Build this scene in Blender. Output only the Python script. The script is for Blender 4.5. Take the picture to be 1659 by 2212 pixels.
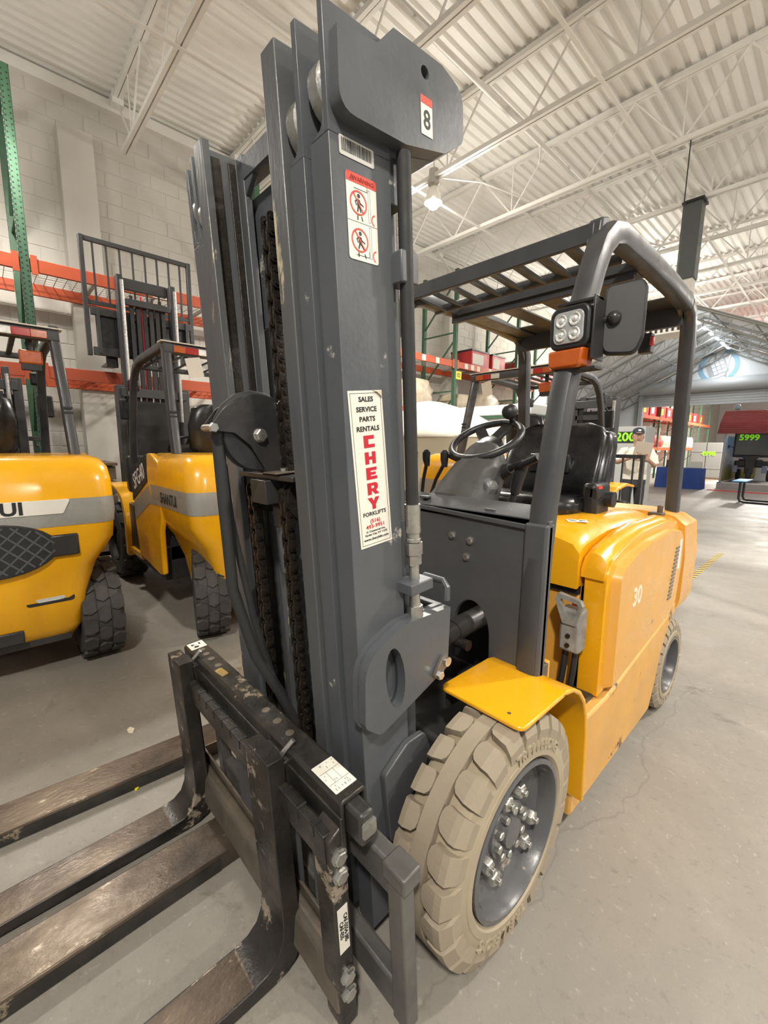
import bpy, math, random
from mathutils import Vector, Matrix
from mathutils.geometry import tessellate_polygon
for o in list(bpy.data.objects): bpy.data.objects.remove(o)
S = bpy.context.scene
COL = S.collection
rnd = random.Random(7)
R = math.radians
# ---------------- camera ----------------
def camera():
    yaw, pitch, roll, f = R(47.0), R(8.95), R(-0.6), 925.0
    fw = Vector((-math.sin(yaw)*math.cos(pitch), math.cos(yaw)*math.cos(pitch), -math.sin(pitch)))
    r = Vector((math.cos(yaw), math.sin(yaw), 0)); d = fw.cross(r)
    c, s = math.cos(roll), math.sin(roll)
    r2 = c*r + s*d; d2 = -s*r + c*d
    cam = bpy.data.cameras.new('camera'); o = bpy.data.objects.new('camera', cam); COL.objects.link(o)
    M = Matrix((r2, -d2, -fw)).transposed().to_4x4(); M.translation = (1.144, -1.049, 1.5)
    o.matrix_world = M
    cam.sensor_fit = 'VERTICAL'; cam.sensor_height = 36.0; cam.sensor_width = 27.0
    cam.lens = 36.0*f/2212.0; cam.clip_start = 0.02; cam.clip_end = 200
    S.camera = o
camera()
# ---------------- world, exposure ----------------
w = bpy.data.worlds.new('hall_ambient'); S.world = w; w.use_nodes = True
bg = w.node_tree.nodes['Background']; bg.inputs[0].default_value = (0.97, 0.98, 1.0, 1); bg.inputs[1].default_value = 0.40
S.view_settings.view_transform = 'Standard'
try: S.view_settings.look = 'None'
except Exception: pass
S.view_settings.gamma = 1.0; S.view_settings.use_curve_mapping = False
S.view_settings.exposure = 0.15
# ceiling high-bay positions (x, y, z, power); all but the first are unseen, added to light the hall
BAYS = [(-3.55, 4.27, 5.03, 389), (2.6, 4.27, 5.03, 354), (2.6, -2.67, 5.03, 378), (-4.7, -0.935, 5.03, 142), (-3.55, 12.945, 5.03, 661), (2.6, 12.945, 5.03, 543), (8.6, 0.8, 5.03, 566), (8.6, 9.475, 5.03, 661), (-0.8, 23.355, 5.03, 1534), (-3.0, 30.295, 5.03, 1652)]

# ---------------- materials ----------------
MATS = {}
def mat(name, col, rough=.5, metal=0., col2=None, scale=6., amt=.5, bump=0., bscale=40., wear=None, wearamt=.0, wscale=9., rvar=.12, emit=None, estr=0., coat=0., alpha=1., trans=0., stretch=None, spec=.5):
    if name in MATS: return MATS[name]
    m = bpy.data.materials.new(name); MATS[name] = m; m.use_nodes = True
    nt = m.node_tree; N = nt.nodes; L = nt.links; p = N['Principled BSDF']
    p.inputs['Metallic'].default_value = metal; p.inputs['Specular IOR Level'].default_value = spec
    p.inputs['Coat Weight'].default_value = coat; p.inputs['Coat Roughness'].default_value = .12
    p.inputs['Transmission Weight'].default_value = trans; p.inputs['Alpha'].default_value = alpha
    if emit: p.inputs['Emission Color'].default_value = (*emit, 1); p.inputs['Emission Strength'].default_value = estr
    tc = N.new('ShaderNodeTexCoord'); vec = tc.outputs['Object']
    if stretch:
        mp = N.new('ShaderNodeMapping'); mp.inputs['Scale'].default_value = stretch; L.new(vec, mp.inputs[0]); vec = mp.outputs[0]
    def noise(sc, det=5., rg=.6):
        n = N.new('ShaderNodeTexNoise'); n.inputs['Scale'].default_value = sc; n.inputs['Detail'].default_value = det; n.inputs['Roughness'].default_value = rg
        L.new(vec, n.inputs['Vector']); return n.outputs['Fac']
    def ramp(src, a, b):
        r = N.new('ShaderNodeMapRange'); r.inputs[1].default_value = a; r.inputs[2].default_value = b; r.clamp = True; L.new(src, r.inputs[0]); return r.outputs[0]
    def mix(fac, a, b):
        x = N.new('ShaderNodeMix'); x.data_type = 'RGBA'; L.new(fac, x.inputs[0])
        for sock, v in ((x.inputs[6], a), (x.inputs[7], b)):
            if isinstance(v, tuple): sock.default_value = (*v, 1)
            else: L.new(v, sock)
        return x.outputs[2]
    c = tuple(col); cur = None
    if col2:
        mm = N.new('ShaderNodeMath'); mm.operation = 'MULTIPLY'; mm.inputs[1].default_value = amt
        L.new(ramp(noise(scale), .35, .68), mm.inputs[0]); cur = mix(mm.outputs[0], c, tuple(col2))
    if wear:
        a = noise(wscale, 8, .72); b = noise(wscale*.35, 3, .5)
        mm = N.new('ShaderNodeMath'); mm.operation = 'MULTIPLY'; L.new(a, mm.inputs[0]); L.new(b, mm.inputs[1])
        th = .42 - .16*wearamt
        cur = mix(ramp(mm.outputs[0], th, th+.035), cur if cur else c, tuple(wear))
    if cur: L.new(cur, p.inputs['Base Color'])
    else: p.inputs['Base Color'].default_value = (*c, 1)
    if rvar > 0:
        r = N.new('ShaderNodeMapRange'); r.inputs[1].default_value = .3; r.inputs[2].default_value = .7
        r.inputs[3].default_value = max(.02, rough-rvar); r.inputs[4].default_value = min(1, rough+rvar); L.new(noise(scale*2.3), r.inputs[0]); L.new(r.outputs[0], p.inputs['Roughness'])
    else: p.inputs['Roughness'].default_value = rough
    if bump > 0:
        b = N.new('ShaderNodeBump'); b.inputs['Strength'].default_value = bump; b.inputs['Distance'].default_value = .004; L.new(noise(bscale), b.inputs['Height']); L.new(b.outputs[0], p.inputs['Normal'])
    return m
GREY = mat('mast_grey_paint', (.074,.080,.088), .36, 0, (.10,.107,.115), 3, .5, .12, 60, (.42,.40,.34), .18, 14)
GREYW = mat('mast_grey_worn', (.074,.079,.086), .40, 0, (.105,.105,.10), 5, .6, .18, 70, (.50,.44,.28), .46, 13, stretch=(1.6,1.6,.35))
DGREY = mat('cowl_grey_paint', (.066,.068,.073), .42, 0, (.085,.087,.09), 5, .5, .1, 120, (.35,.34,.32), .05, 22)
BLACK = mat('black_paint', (.022,.022,.023), .38, 0, (.04,.037,.033), 7, .6, .1, 80)
BLACKW = mat('black_paint_worn', (.013,.0125,.012), .34, 0, (.042,.037,.029), 9, .75, .25, 90, (.26,.21,.14), .38, 16)
PLAST = mat('black_plastic', (.018,.018,.019), .42, bump=.1, bscale=300)
RUBB = mat('black_rubber', (.02,.02,.02), .7, bump=.1, bscale=90)
GREASE = mat('greasy_steel', (.022,.019,.017), .38, .45, (.05,.042,.034), 40, .8, .4, 120)
CHAIN = mat('greasy_chain_steel', (.042,.036,.032), .28, .75, (.09,.075,.062), 60, .8, .4, 150)
STEEL = mat('zinc_plated_steel', (.55,.54,.50), .32, .9, (.38,.37,.34), 30, .6, .1, 200)
RUST = mat('rusty_fork_steel', (.060,.046,.037), .36, .45, (.19,.145,.105), 4.2, .9, .3, 60, (.42,.36,.28), .42, 8, stretch=(1.4,.7,1.4))
FORKS = mat('worn_fork_shank', (.019,.018,.0175), .34, .3, (.062,.052,.043), 7, .7, .3, 70, (.36,.30,.23), .5, 15)
DIRTY = mat('dirty_plate_steel', (.10,.085,.068), .48, .3, (.20,.165,.12), 5, .8, .35, 60, (.09,.07,.05), .5, 11)
YEL = mat('yellow_paint', (.80,.385,.006), .26, 0, (.70,.32,.008), 3, .4, .05, 150, (.16,.09,.03), .10, 30, coat=.5)
YELF = mat('yellow_paint_faded', (.72,.355,.045), .34, 0, (.62,.33,.08), 4, .7, .05, 150, (.14,.08,.04), .12, 22, coat=.3)
YELD = mat('yellow_chassis_scuffed', (.68,.365,.085), .42, 0, (.55,.30,.09), 4, .8, .12, 100, (.10,.06,.05), .52, 9)
YEL2 = mat('yellow_paint_clean', (.82,.40,.004), .28, 0, (.76,.36,.004), 2, .4, coat=.5)
TYRE = mat('dusty_tyre_rubber', (.285,.235,.170), .82, 0, (.35,.295,.22), 5, .7, .25, 60, (.18,.15,.11), .2, 12)
TYRES = mat('dusty_tyre_sidewall', (.31,.255,.175), .8, 0, (.39,.33,.235), 4, .7, .2, 60)
TYREB = mat('black_tyre_rubber', (.035,.033,.031), .75, 0, (.075,.07,.062), 6, .6, .2, 60)
RIM = mat('grey_rim_paint', (.085,.086,.092), .33, 0, (.12,.118,.115), 8, .6, .1, 60, (.35,.30,.24), .2, 14)
WHITE = mat('sticker_white', (.76,.73,.64), .42, 0, (.66,.63,.55), 12, .4)
INKB = mat('ink_black', (.012,.014,.013), .5, rvar=0)
INKR = mat('ink_red', (.52,.012,.028), .45, rvar=0)
INKO = mat('ink_warning_red', (.62,.055,.03), .45, rvar=0)
INKW = mat('ink_white', (.78,.78,.76), .5, rvar=0)
SILV = mat('stripe_silver', (.33,.32,.29), .35, .3)
AMB = mat('amber_lens', (.50,.10,.006), .22, 0, (.34,.05,.004), 20, .5, spec=.6, coat=.6)
REDL = mat('red_lens', (.42,.02,.01), .2, coat=.6)
LENS = mat('clear_lamp_lens', (.62,.63,.60), .14, .35, (.85,.86,.84), 60, .8, .5, 120)
GLASS = mat('window_glass', (.55,.62,.66), .08, 0, rvar=0, coat=.5)
SEAT = mat('black_vinyl', (.013,.013,.014), .28, bump=.05, bscale=200)
CONN = mat('grey_connector_plastic', (.33,.33,.31), .5, 0, (.14,.13,.12), 14, .8, .2, 60)

# ---------------- mesh builder ----------------
class B:
    def __init__(s, T=None): s.v = []; s.f = []; s.T = T
    def add(s, vs, fs):
        n = len(s.v); s.v += [Vector(p) for p in vs]; s.f += [tuple(i+n for i in f) for f in fs]; return s
    def box(s, x0, x1, y0, y1, z0, z1):
        return s.add([(x0,y0,z0),(x1,y0,z0),(x1,y1,z0),(x0,y1,z0),(x0,y0,z1),(x1,y0,z1),(x1,y1,z1),(x0,y1,z1)], [(0,3,2,1),(4,5,6,7),(0,1,5,4),(1,2,6,5),(2,3,7,6),(3,0,4,7)])
    def obox(s, c, size, rot=None):
        a = B().box(*(k for d in size for k in (-d/2, d/2))); M = Matrix.Translation(c) @ (rot.to_4x4() if rot else Matrix())
        return s.add([M @ p for p in a.v], a.f)
    def bar(s, p0, p1, w, h, up=(0,0,1)):
        p0, p1 = Vector(p0), Vector(p1); d = (p1-p0).normalized(); u = Vector(up); r = d.cross(u)
        if r.length < 1e-4: r = d.cross(Vector((0,1,0)))
        r.normalize(); u = r.cross(d)
        vs = [p+r*a*w/2+u*b*h/2 for p in (p0, p1) for a, b in ((-1,-1),(1,-1),(1,1),(-1,1))]
        return s.add(vs, [(3,2,1,0),(4,5,6,7),(0,1,5,4),(1,2,6,5),(2,3,7,6),(3,0,4,7)])
    def prism(s, pts, plane, lo, hi, holes=()):
        def P(a, b, k): return {'yz': (k,a,b), 'xz': (a,k,b), 'xy': (a,b,k)}[plane]
        loops = [list(pts)] + [list(h) for h in holes]
        def area(l): return sum(l[i][0]*l[(i+1)%len(l)][1]-l[(i+1)%len(l)][0]*l[i][1] for i in range(len(l)))
        loops = [l if area(l) > 0 else l[::-1] for l in loops]; flat = [p for l in loops for p in l]; n = len(flat)
        vs = [P(a,b,lo) for a, b in flat] + [P(a,b,hi) for a, b in flat]; fs = []
        flip = plane == 'xz'
        if holes:                      # keyhole outline: bridge every hole to the nearest outline vertex
            loop = list(loops[0])
            for hl_ in loops[1:]:
                hl_ = hl_[::-1]; i, j = min(((i, j) for i in range(len(loop)) for j in range(len(hl_))), key=lambda q: (loop[q[0]][0]-hl_[q[1]][0])**2+(loop[q[0]][1]-hl_[q[1]][1])**2)
                loop = loop[:i+1]+hl_[j:]+hl_[:j+1]+loop[i:]
            k0 = len(vs); vs += [P(a,b,lo) for a, b in loop]+[P(a,b,hi) for a, b in loop]; m_ = len(loop)
            fs += [tuple(range(k0+m_, k0+2*m_)), tuple(range(k0, k0+m_))[::-1]]
        else: fs += [tuple(range(n, 2*n)), tuple(range(n))[::-1]]
        k = 0
        for j, l in enumerate(loops):
            m = len(l)
            for i in range(m):
                q = (k+i, k+(i+1)%m, k+(i+1)%m+n, k+i+n); fs.append(q if j == 0 else q[::-1])
            k += m
        if flip: fs = [f[::-1] for f in fs]
        return s.add(vs, fs)
    def cyl(s, p0, p1, r0, r1=None, n=14):
        return s.rings([(p0, r0), (p1, r0 if r1 is None else r1)], n)
    def rings(s, pr, n=14, caps=True):     # straight lathe through points p with radius r
        p0, p1 = Vector(pr[0][0]), Vector(pr[-1][0]); d = (p1-p0)
        if d.length < 1e-6: d = Vector((0,0,1))
        d.normalize(); u = d.orthogonal().normalized(); w_ = d.cross(u); vs = []; fs = []; m = len(pr)
        for p, r in pr: vs += [Vector(p)+r*(math.cos(2*math.pi*i/n)*u+math.sin(2*math.pi*i/n)*w_) for i in range(n)]
        for k in range(m-1): fs += [(k*n+i, k*n+(i+1)%n, k*n+n+(i+1)%n, k*n+n+i) for i in range(n)]
        if caps: fs += [tuple(range(n))[::-1], tuple(range((m-1)*n, m*n))]
        return s.add(vs, fs)
    def lathe(s, prof, o, ax, n=32):       # closed or open profile [(radius, height)]
        ax = Vector(ax).normalized(); o = Vector(o); return s.rings([(o+ax*h, r) for r, h in prof], n, False) if abs(prof[0][1]-prof[-1][1]) > 1e-6 else s._lathe2(prof, o, ax, n)
    def _lathe2(s, prof, o, ax, n):
        u = ax.orthogonal().normalized(); w_ = ax.cross(u); vs = []; m = len(prof)
        for r, h in prof: vs += [o+ax*h+r*(math.cos(2*math.pi*i/n)*u+math.sin(2*math.pi*i/n)*w_) for i in range(n)]
        return s.add(vs, [(k*n+i, k*n+(i+1)%n, k*n+n+(i+1)%n, k*n+n+i) for k in range(m-1) for i in range(n)])
    def sweep(s, prof, path, up=(0,0,1), closed=False, caps=True):
        path = [Vector(p) for p in path]; n = len(prof); m = len(path); vs = []; fs = []
        for i, p in enumerate(path):
            a = path[(i-1)%m] if (i or closed) else p; b = path[(i+1)%m] if (i < m-1 or closed) else p
            d = (b-a).normalized(); u0 = Vector(up); r = d.cross(u0)
            if r.length < 1e-4: r = d.cross(Vector((.3,1,.1)))
            r.normalize(); u = r.cross(d); k = 1.
            if 0 < i < m-1 or closed:
                d1 = (p-path[(i-1)%m]).normalized(); k = 1/max(.5, d1.dot(d))
            vs += [p+r*x+u*y*k for x, y in prof] if abs(d.dot(u0)) < .99 else [p+r*x+u*y for x, y in prof]
        for k in range(m if closed else m-1):
            k2 = (k+1) % m; fs += [(k*n+i, k*n+(i+1)%n, k2*n+(i+1)%n, k2*n+i) for i in range(n)]
        if caps and not closed: fs += [tuple(range(n))[::-1], tuple(range((m-1)*n, m*n))]
        return s.add(vs, fs)
    def tube(s, path, r, n=8, closed=False):
        path = [Vector(p) for p in path]; m = len(path); vs = []; fs = []; u = None
        for i, p in enumerate(path):
            a = path[(i-1)%m] if (i or closed) else p; b = path[(i+1)%m] if (i < m-1 or closed) else p
            d = (b-a).normalized(); u = d.orthogonal().normalized() if u is None else (u-d*u.dot(d)).normalized(); w_ = d.cross(u)
            vs += [p+r*(math.cos(2*math.pi*j/n)*u+math.sin(2*math.pi*j/n)*w_) for j in range(n)]
        for k in range(m if closed else m-1):
            k2 = (k+1) % m; fs += [(k*n+i, k*n+(i+1)%n, k2*n+(i+1)%n, k2*n+i) for i in range(n)]
        if not closed: fs += [tuple(range(n))[::-1], tuple(range((m-1)*n, m*n))]
        return s.add(vs, fs)
    def loft(s, rings, closed=True, caps=True):
        n = len(rings[0]); vs = [p for r in rings for p in r]; m = len(rings); fs = []
        for k in range(m-1):
            for i in range(n if closed else n-1): fs.append((k*n+i, k*n+(i+1)%n, k*n+n+(i+1)%n, k*n+n+i))
        if caps: fs += [tuple(range(n))[::-1], tuple(range((m-1)*n, m*n))]
        return s.add(vs, fs)
    def ball(s, c, r, n=12, m=8):
        r = (r,r,r) if not hasattr(r, '__len__') else r; vs = [(c[0],c[1],c[2]-r[2])]; fs = []
        for k in range(1, m):
            t = math.pi*k/m; vs += [(c[0]+r[0]*math.sin(t)*math.cos(2*math.pi*i/n), c[1]+r[1]*math.sin(t)*math.sin(2*math.pi*i/n), c[2]-r[2]*math.cos(t)) for i in range(n)]
        vs.append((c[0],c[1],c[2]+r[2])); e = len(vs)-1
        fs += [(0, 1+(i+1)%n, 1+i) for i in range(n)] + [(e, e-n+i, e-n+(i+1)%n) for i in range(n)]
        fs += [(1+k*n+i, 1+k*n+(i+1)%n, 1+k*n+n+(i+1)%n, 1+k*n+n+i) for k in range(m-2) for i in range(n)]
        return s.add(vs, fs)
    def mesh(s, name, smooth=None):
        me = bpy.data.meshes.new(name); T = s.T
        me.from_pydata([T @ p if T else p for p in s.v], [], s.f); me.validate()
        if smooth: me.shade_smooth(); me.set_sharp_from_angle(angle=R(smooth))
        return me
    def obj(s, name, m, parent=None, bevel=0., smooth=None, seg=2, kind=None, label=None, loc=None, sub=0):
        if bevel and not smooth: smooth = 35
        me = s.mesh(name, smooth); me.materials.append(m); o = bpy.data.objects.new(name, me); COL.objects.link(o)
        if parent: o.parent = parent
        if loc: o.location = loc
        if bevel:
            b = o.modifiers.new('bevel', 'BEVEL'); b.width = bevel; b.segments = seg; b.limit_method = 'ANGLE'; b.angle_limit = R(40); b.harden_normals = False
        if sub:
            k = o.modifiers.new('sub', 'SUBSURF'); k.levels = sub; k.render_levels = sub
        if kind: o['kind'] = kind
        if label: o['label'] = label
        return o
def inst(o, parent=None, loc=None, rot=None, mat4=None):
    c = o.copy(); COL.objects.link(c); c.parent = parent if parent else o.parent
    if loc is not None: c.location = loc
    if rot is not None: c.rotation_euler = rot
    if mat4 is not None: c.matrix_basis = mat4
    return c
def copy_tree(o, parent=None):
    c = o.copy(); COL.objects.link(c); c.parent = parent
    for ch in o.children: copy_tree(ch, c)
    return c
def tag(o, label, cat, group=None, kind=None):
    o['label'] = label; o['category'] = cat
    if group: o['group'] = group
    if kind: o['kind'] = kind
    return o
def thing(name, label, cat, loc=(0,0,0), rz=0, group=None):
    o = bpy.data.objects.new(name, None); COL.objects.link(o); o.empty_display_size = .1; o.location = loc; o.rotation_euler = (0,0,rz)
    return tag(o, label, cat, group)
def circ(cx, cy, r, n=20, a0=0, a1=360, ry=None):
    full = a1-a0 >= 360; k = n if full else n-1
    return [(cx+r*math.cos(R(a0+(a1-a0)*i/k)), cy+(ry or r)*math.sin(R(a0+(a1-a0)*i/k))) for i in range(n)]
def rrect(x0, x1, y0, y1, r, n=4):
    p = []
    for cx, cy, a in ((x1-r,y0+r,-90),(x1-r,y1-r,0),(x0+r,y1-r,90),(x0+r,y0+r,180)): p += circ(cx, cy, r, n, a, a+90)
    return p
def rpoly(pts, rads, n=5):          # round the corners of a polygon
    out = []; m = len(pts)
    for i, p in enumerate(pts):
        r = rads[i] if hasattr(rads, '__len__') else rads
        P0, P1, P2 = Vector(pts[i-1]), Vector(p), Vector(pts[(i+1)%m])
        if r <= 0: out.append(tuple(P1)); continue
        a = (P0-P1).normalized(); b = (P2-P1).normalized(); ang = a.angle(b); t = min(r/math.tan(ang/2), (P0-P1).length*.49, (P2-P1).length*.49)
        A, C_ = P1+a*t, P1+b*t
        for k in range(n):
            q = k/(n-1); out.append(tuple(A*(1-q)**2+P1*2*q*(1-q)+C_*q*q))
    return out
def text(body, size, m, T, parent=None, name='lettering', bold=.0, depth=.0006, sx=1., align='CENTER', shear=0., spacing=1.):
    cu = bpy.data.curves.new(name, 'FONT'); cu.body = body; cu.size = size; cu.align_x = align; cu.align_y = 'CENTER'; cu.extrude = depth; cu.offset = bold; cu.shear = shear; cu.space_character = spacing; cu.resolution_u = 3
    t = bpy.data.objects.new('tmp', cu); COL.objects.link(t); bpy.context.view_layer.update()
    me = bpy.data.meshes.new_from_object(t.evaluated_get(bpy.context.evaluated_depsgraph_get())); bpy.data.objects.remove(t); bpy.data.curves.remove(cu)
    me.transform(T @ Matrix.Diagonal((sx,1,1,1))); me.materials.clear(); me.materials.append(m); me.name = name
    o = bpy.data.objects.new(name, me); COL.objects.link(o)
    if parent: o.parent = parent
    return o
def frame(o, xa, ya):               # matrix with local x along xa, y along ya, z out
    xa = Vector(xa).normalized(); ya = Vector(ya); z = xa.cross(ya).normalized(); ya = z.cross(xa)
    M = Matrix((xa, ya, z)).transposed().to_4x4(); M.translation = o; return M
# ================= the hall =================
FLOOR = None
def floor_mat():
    m = bpy.data.materials.new('stained_concrete'); m.use_nodes = True; nt = m.node_tree; N = nt.nodes; L = nt.links; p = N['Principled BSDF']
    tc = N.new('ShaderNodeTexCoord'); v = tc.outputs['Object']
    def noise(sc, det=6, rg=.6, dist=0):
        n = N.new('ShaderNodeTexNoise'); n.inputs['Scale'].default_value = sc; n.inputs['Detail'].default_value = det; n.inputs['Roughness'].default_value = rg; n.inputs['Distortion'].default_value = dist; L.new(v, n.inputs['Vector']); return n.outputs['Fac']
    def rng(s, a, b, c=0., d=1.):
        r = N.new('ShaderNodeMapRange'); r.clamp = True
        for i, k in enumerate((a,b,c,d)): r.inputs[i+1].default_value = k
        L.new(s, r.inputs[0]); return r.outputs[0]
    def mix(f, a, b, mode='MIX'):
        x = N.new('ShaderNodeMix'); x.data_type = 'RGBA'; x.blend_type = mode
        if isinstance(f, float): x.inputs[0].default_value = f
        else: L.new(f, x.inputs[0])
        for s, q in ((x.inputs[6], a), (x.inputs[7], b)):
            if isinstance(q, tuple): s.default_value = (*q, 1)
            else: L.new(q, s)
        return x.outputs[2]
    c = mix(rng(noise(.7, 8, .65, .6), .35, .66), (.215,.195,.165), (.325,.297,.255))
    c = mix(rng(noise(5.5, 9, .75), .40, .66), c, (.235,.215,.185))
    c = mix(rng(noise(26, 6, .7), .56, .66), c, mix(.45, c, (.16,.145,.125)))
    c = mix(rng(noise(33, 6, .7, .5), .60, .68), c, mix(.5, c, (.46,.43,.38)))
    c = mix(rng(noise(140, 2, .5), .35, .65), c, mix(.25, c, (.20,.185,.165)))
    c = mix(rng(noise(1.6, 10, .75, 1.2), .60, .67), c, (.165,.15,.128))
    c = mix(rng(noise(9, 10, .8, .8), .66, .70), c, (.52,.49,.44))
    vo = N.new('ShaderNodeTexVoronoi'); vo.feature = 'DISTANCE_TO_EDGE'; vo.inputs['Scale'].default_value = .42
    nv = N.new('ShaderNodeTexNoise'); nv.inputs['Scale'].default_value = 1.7; nv.inputs['Detail'].default_value = 6; L.new(v, nv.inputs['Vector'])
    av = N.new('ShaderNodeMix'); av.data_type = 'VECTOR'; av.inputs[0].default_value = .35; L.new(v, av.inputs[4]); L.new(nv.outputs['Color'], av.inputs[5]); L.new(av.outputs[1], vo.inputs['Vector'])
    c = mix(rng(vo.outputs['Distance'], 0., .0022, .35, 0.), c, (.12,.105,.09))
    L.new(c, p.inputs['Base Color'])
    L.new(rng(noise(2.2, 8, .7), .3, .7, .40, .62), p.inputs['Roughness']); p.inputs['Specular IOR Level'].default_value = .45
    b = N.new('ShaderNodeBump'); b.inputs['Strength'].default_value = .06; b.inputs['Distance'].default_value = .003; L.new(noise(120, 6, .7), b.inputs['Height']); L.new(b.outputs[0], p.inputs['Normal'])
    return m
WALLM = mat('white_block_paint', (.60,.575,.52), .62, 0, (.53,.505,.455), 1.2, .6, .15, 40)
ROOFM = mat('white_roof_paint', (.84,.825,.785), .55, 0, (.78,.765,.72), .8, .5)
JOISTM = mat('white_joist_paint', (.80,.785,.74), .5, 0, (.62,.59,.53), 2, .5)
def struct(o): o['kind'] = 'structure'; return o
struct(B().box(-6.75, 16, -9, 46, -.15, 0).obj('floor', floor_mat()))
# painted block wall on the left
WX = -6.55
def wall_left():
    w_ = struct(B().box(WX-.25, WX-.006, -9, 46, 0, 6.3).obj('wall_left', WALLM))
    bm = B(); L_, H = .405, .203; g = .006
    def blk(b, y, z, dx): b.add([(WX-.006,y+g,z+g),(WX-.006,y+L_-g,z+g),(WX-.006,y+L_-g,z+H-g),(WX-.006,y+g,z+H-g),(WX+dx,y+g*1.6,z+g*1.6),(WX+dx,y+L_-g*1.6,z+g*1.6),(WX+dx,y+L_-g*1.6,z+H-g*1.6),(WX+dx,y+g*1.6,z+H-g*1.6)], [(4,5,6,7),(0,1,5,4),(1,2,6,5),(2,3,7,6),(3,0,4,7)])
    one = B(); blk(one, 0, 0, 0); me = one.mesh('block'); me.materials.append(WALLM); n = 0
    for k in range(30):
        z = .01+k*H
        for i in range(-12, 86):
            y = i*L_ + (L_/2 if k % 2 else 0)
            if y > 34 or (y < -4): continue
            if -1.2 < y < 3.3 and 1.9 < z < 5.9 and n < 300:
                o = bpy.data.objects.new('block', me); COL.objects.link(o); o.parent = w_; o.location = (rnd.uniform(-.002,.002), y, z); n += 1
            else: blk(bm, y, z, rnd.uniform(-.002, .002))
    bm.obj('block_courses', WALLM, w_, kind='stuff')
    for y0, y1 in ((.06, .46), (8.15, 8.6), (16.3, 16.7)): B().box(WX-.01, WX+.25, y0, y1, 0, 5.58).obj('pilaster', WALLM, w_, bevel=.01)
    B().box(WX, WX+.1, -6, 40, 6.06, 6.2).obj('ledger_angle', JOISTM, w_)
wall_left()
# corrugated roof deck and bar joists
def ceiling():
    z0, rib, dep = 6.27, .1524, .042; prof = []; x = WX-.1
    while x < 15.5:
        prof += [(x, z0+dep), (x+.055, z0+dep), (x+.075, z0), (x+.1324, z0)]; x += rib
    b = B(); ys = (-8, 45); n = len(prof)
    b.add([(p[0], y, p[1]) for y in ys for p in prof], [(i, i+1, n+i+1, n+i) for i in range(n-1)])
    b.box(WX-.2, 15.5, -8, 45, z0+.1, z0+.2)
    c = struct(b.obj('ceiling', ROOFM))
    x0, x1, zt, zb = WX+.05, 15.2, 6.235, 5.40
    top = B().box(x0, x1, -.055, -.005, zt-.06, zt).box(x0, x1, .005, .055, zt-.06, zt).box(x0-.12, x0+.2, -.07, .07, zt-.13, zt).mesh('top_chord')
    bot = B().box(x0+.35, x1, -.05, -.008, zb, zb+.055).box(x0+.35, x1, .008, .05, zb, zb+.055).mesh('bottom_chord')
    wb = B(); x = x0+.1; k = 0; P_ = .62
    pts = []
    while x < x1: pts.append((x, 0, zt-.05 if k % 2 == 0 else zb+.03)); x += P_; k += 1
    for a, q in zip(pts, pts[1:]): wb.cyl(a, q, .0135, n=6)
    for i in range(1, len(pts), 4): wb.cyl((pts[i][0], 0, zb+.03), (pts[i][0], 0, zt-.05), .010, n=6)
    web = wb.mesh('web'); 
    for m_ in (top, bot, web): m_.materials.append(JOISTM)
    for i in range(-2, 18):
        y = .80+1.735*i
        j = bpy.data.objects.new('joist', top); COL.objects.link(j); j.parent = c; j.location = (0, y, 0)
        for nm, me in (('bottom_chord', bot), ('web', web)):
            q = bpy.data.objects.new(nm, me); COL.objects.link(q); q.parent = j
    for x in (-3.9, -1.15, 1.6, 4.6): 
        B().box(x-.02, x+.02, -3, 31, zb-.012, zb).box(x-.02, x+.02, -3, 31, zt-.09, zt-.075).obj('bridging_angle', JOISTM, c)
    pipe = B().cyl((-2.35, -3, 5.72), (-2.35, 31, 5.72), .032, n=10)
    for i in range(9): pipe.cyl((-2.35, 1.7+3.47*i, 5.72), (-2.35, 1.7+3.47*i, 5.5), .012, n=6).cyl((-2.35, 1.7+3.47*i, 5.5), (-2.35, 1.7+3.47*i, 5.47), .022, n=8)
    pipe.obj('sprinkler_pipe', JOISTM, c, smooth=40)
    B().cyl((.55, -3, 5.66), (.55, 31, 5.66), .05, n=12).obj('sprinkler_main', JOISTM, c, smooth=40)
    B().tube([(-3.55, 4.35, 5.46), (-3.2, 5, 5.5), (-2.6, 7.2, 5.47), (-1.9, 9.5, 5.5)], .012, 6).obj('conduit', JOISTM, c)
ceiling()
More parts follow.
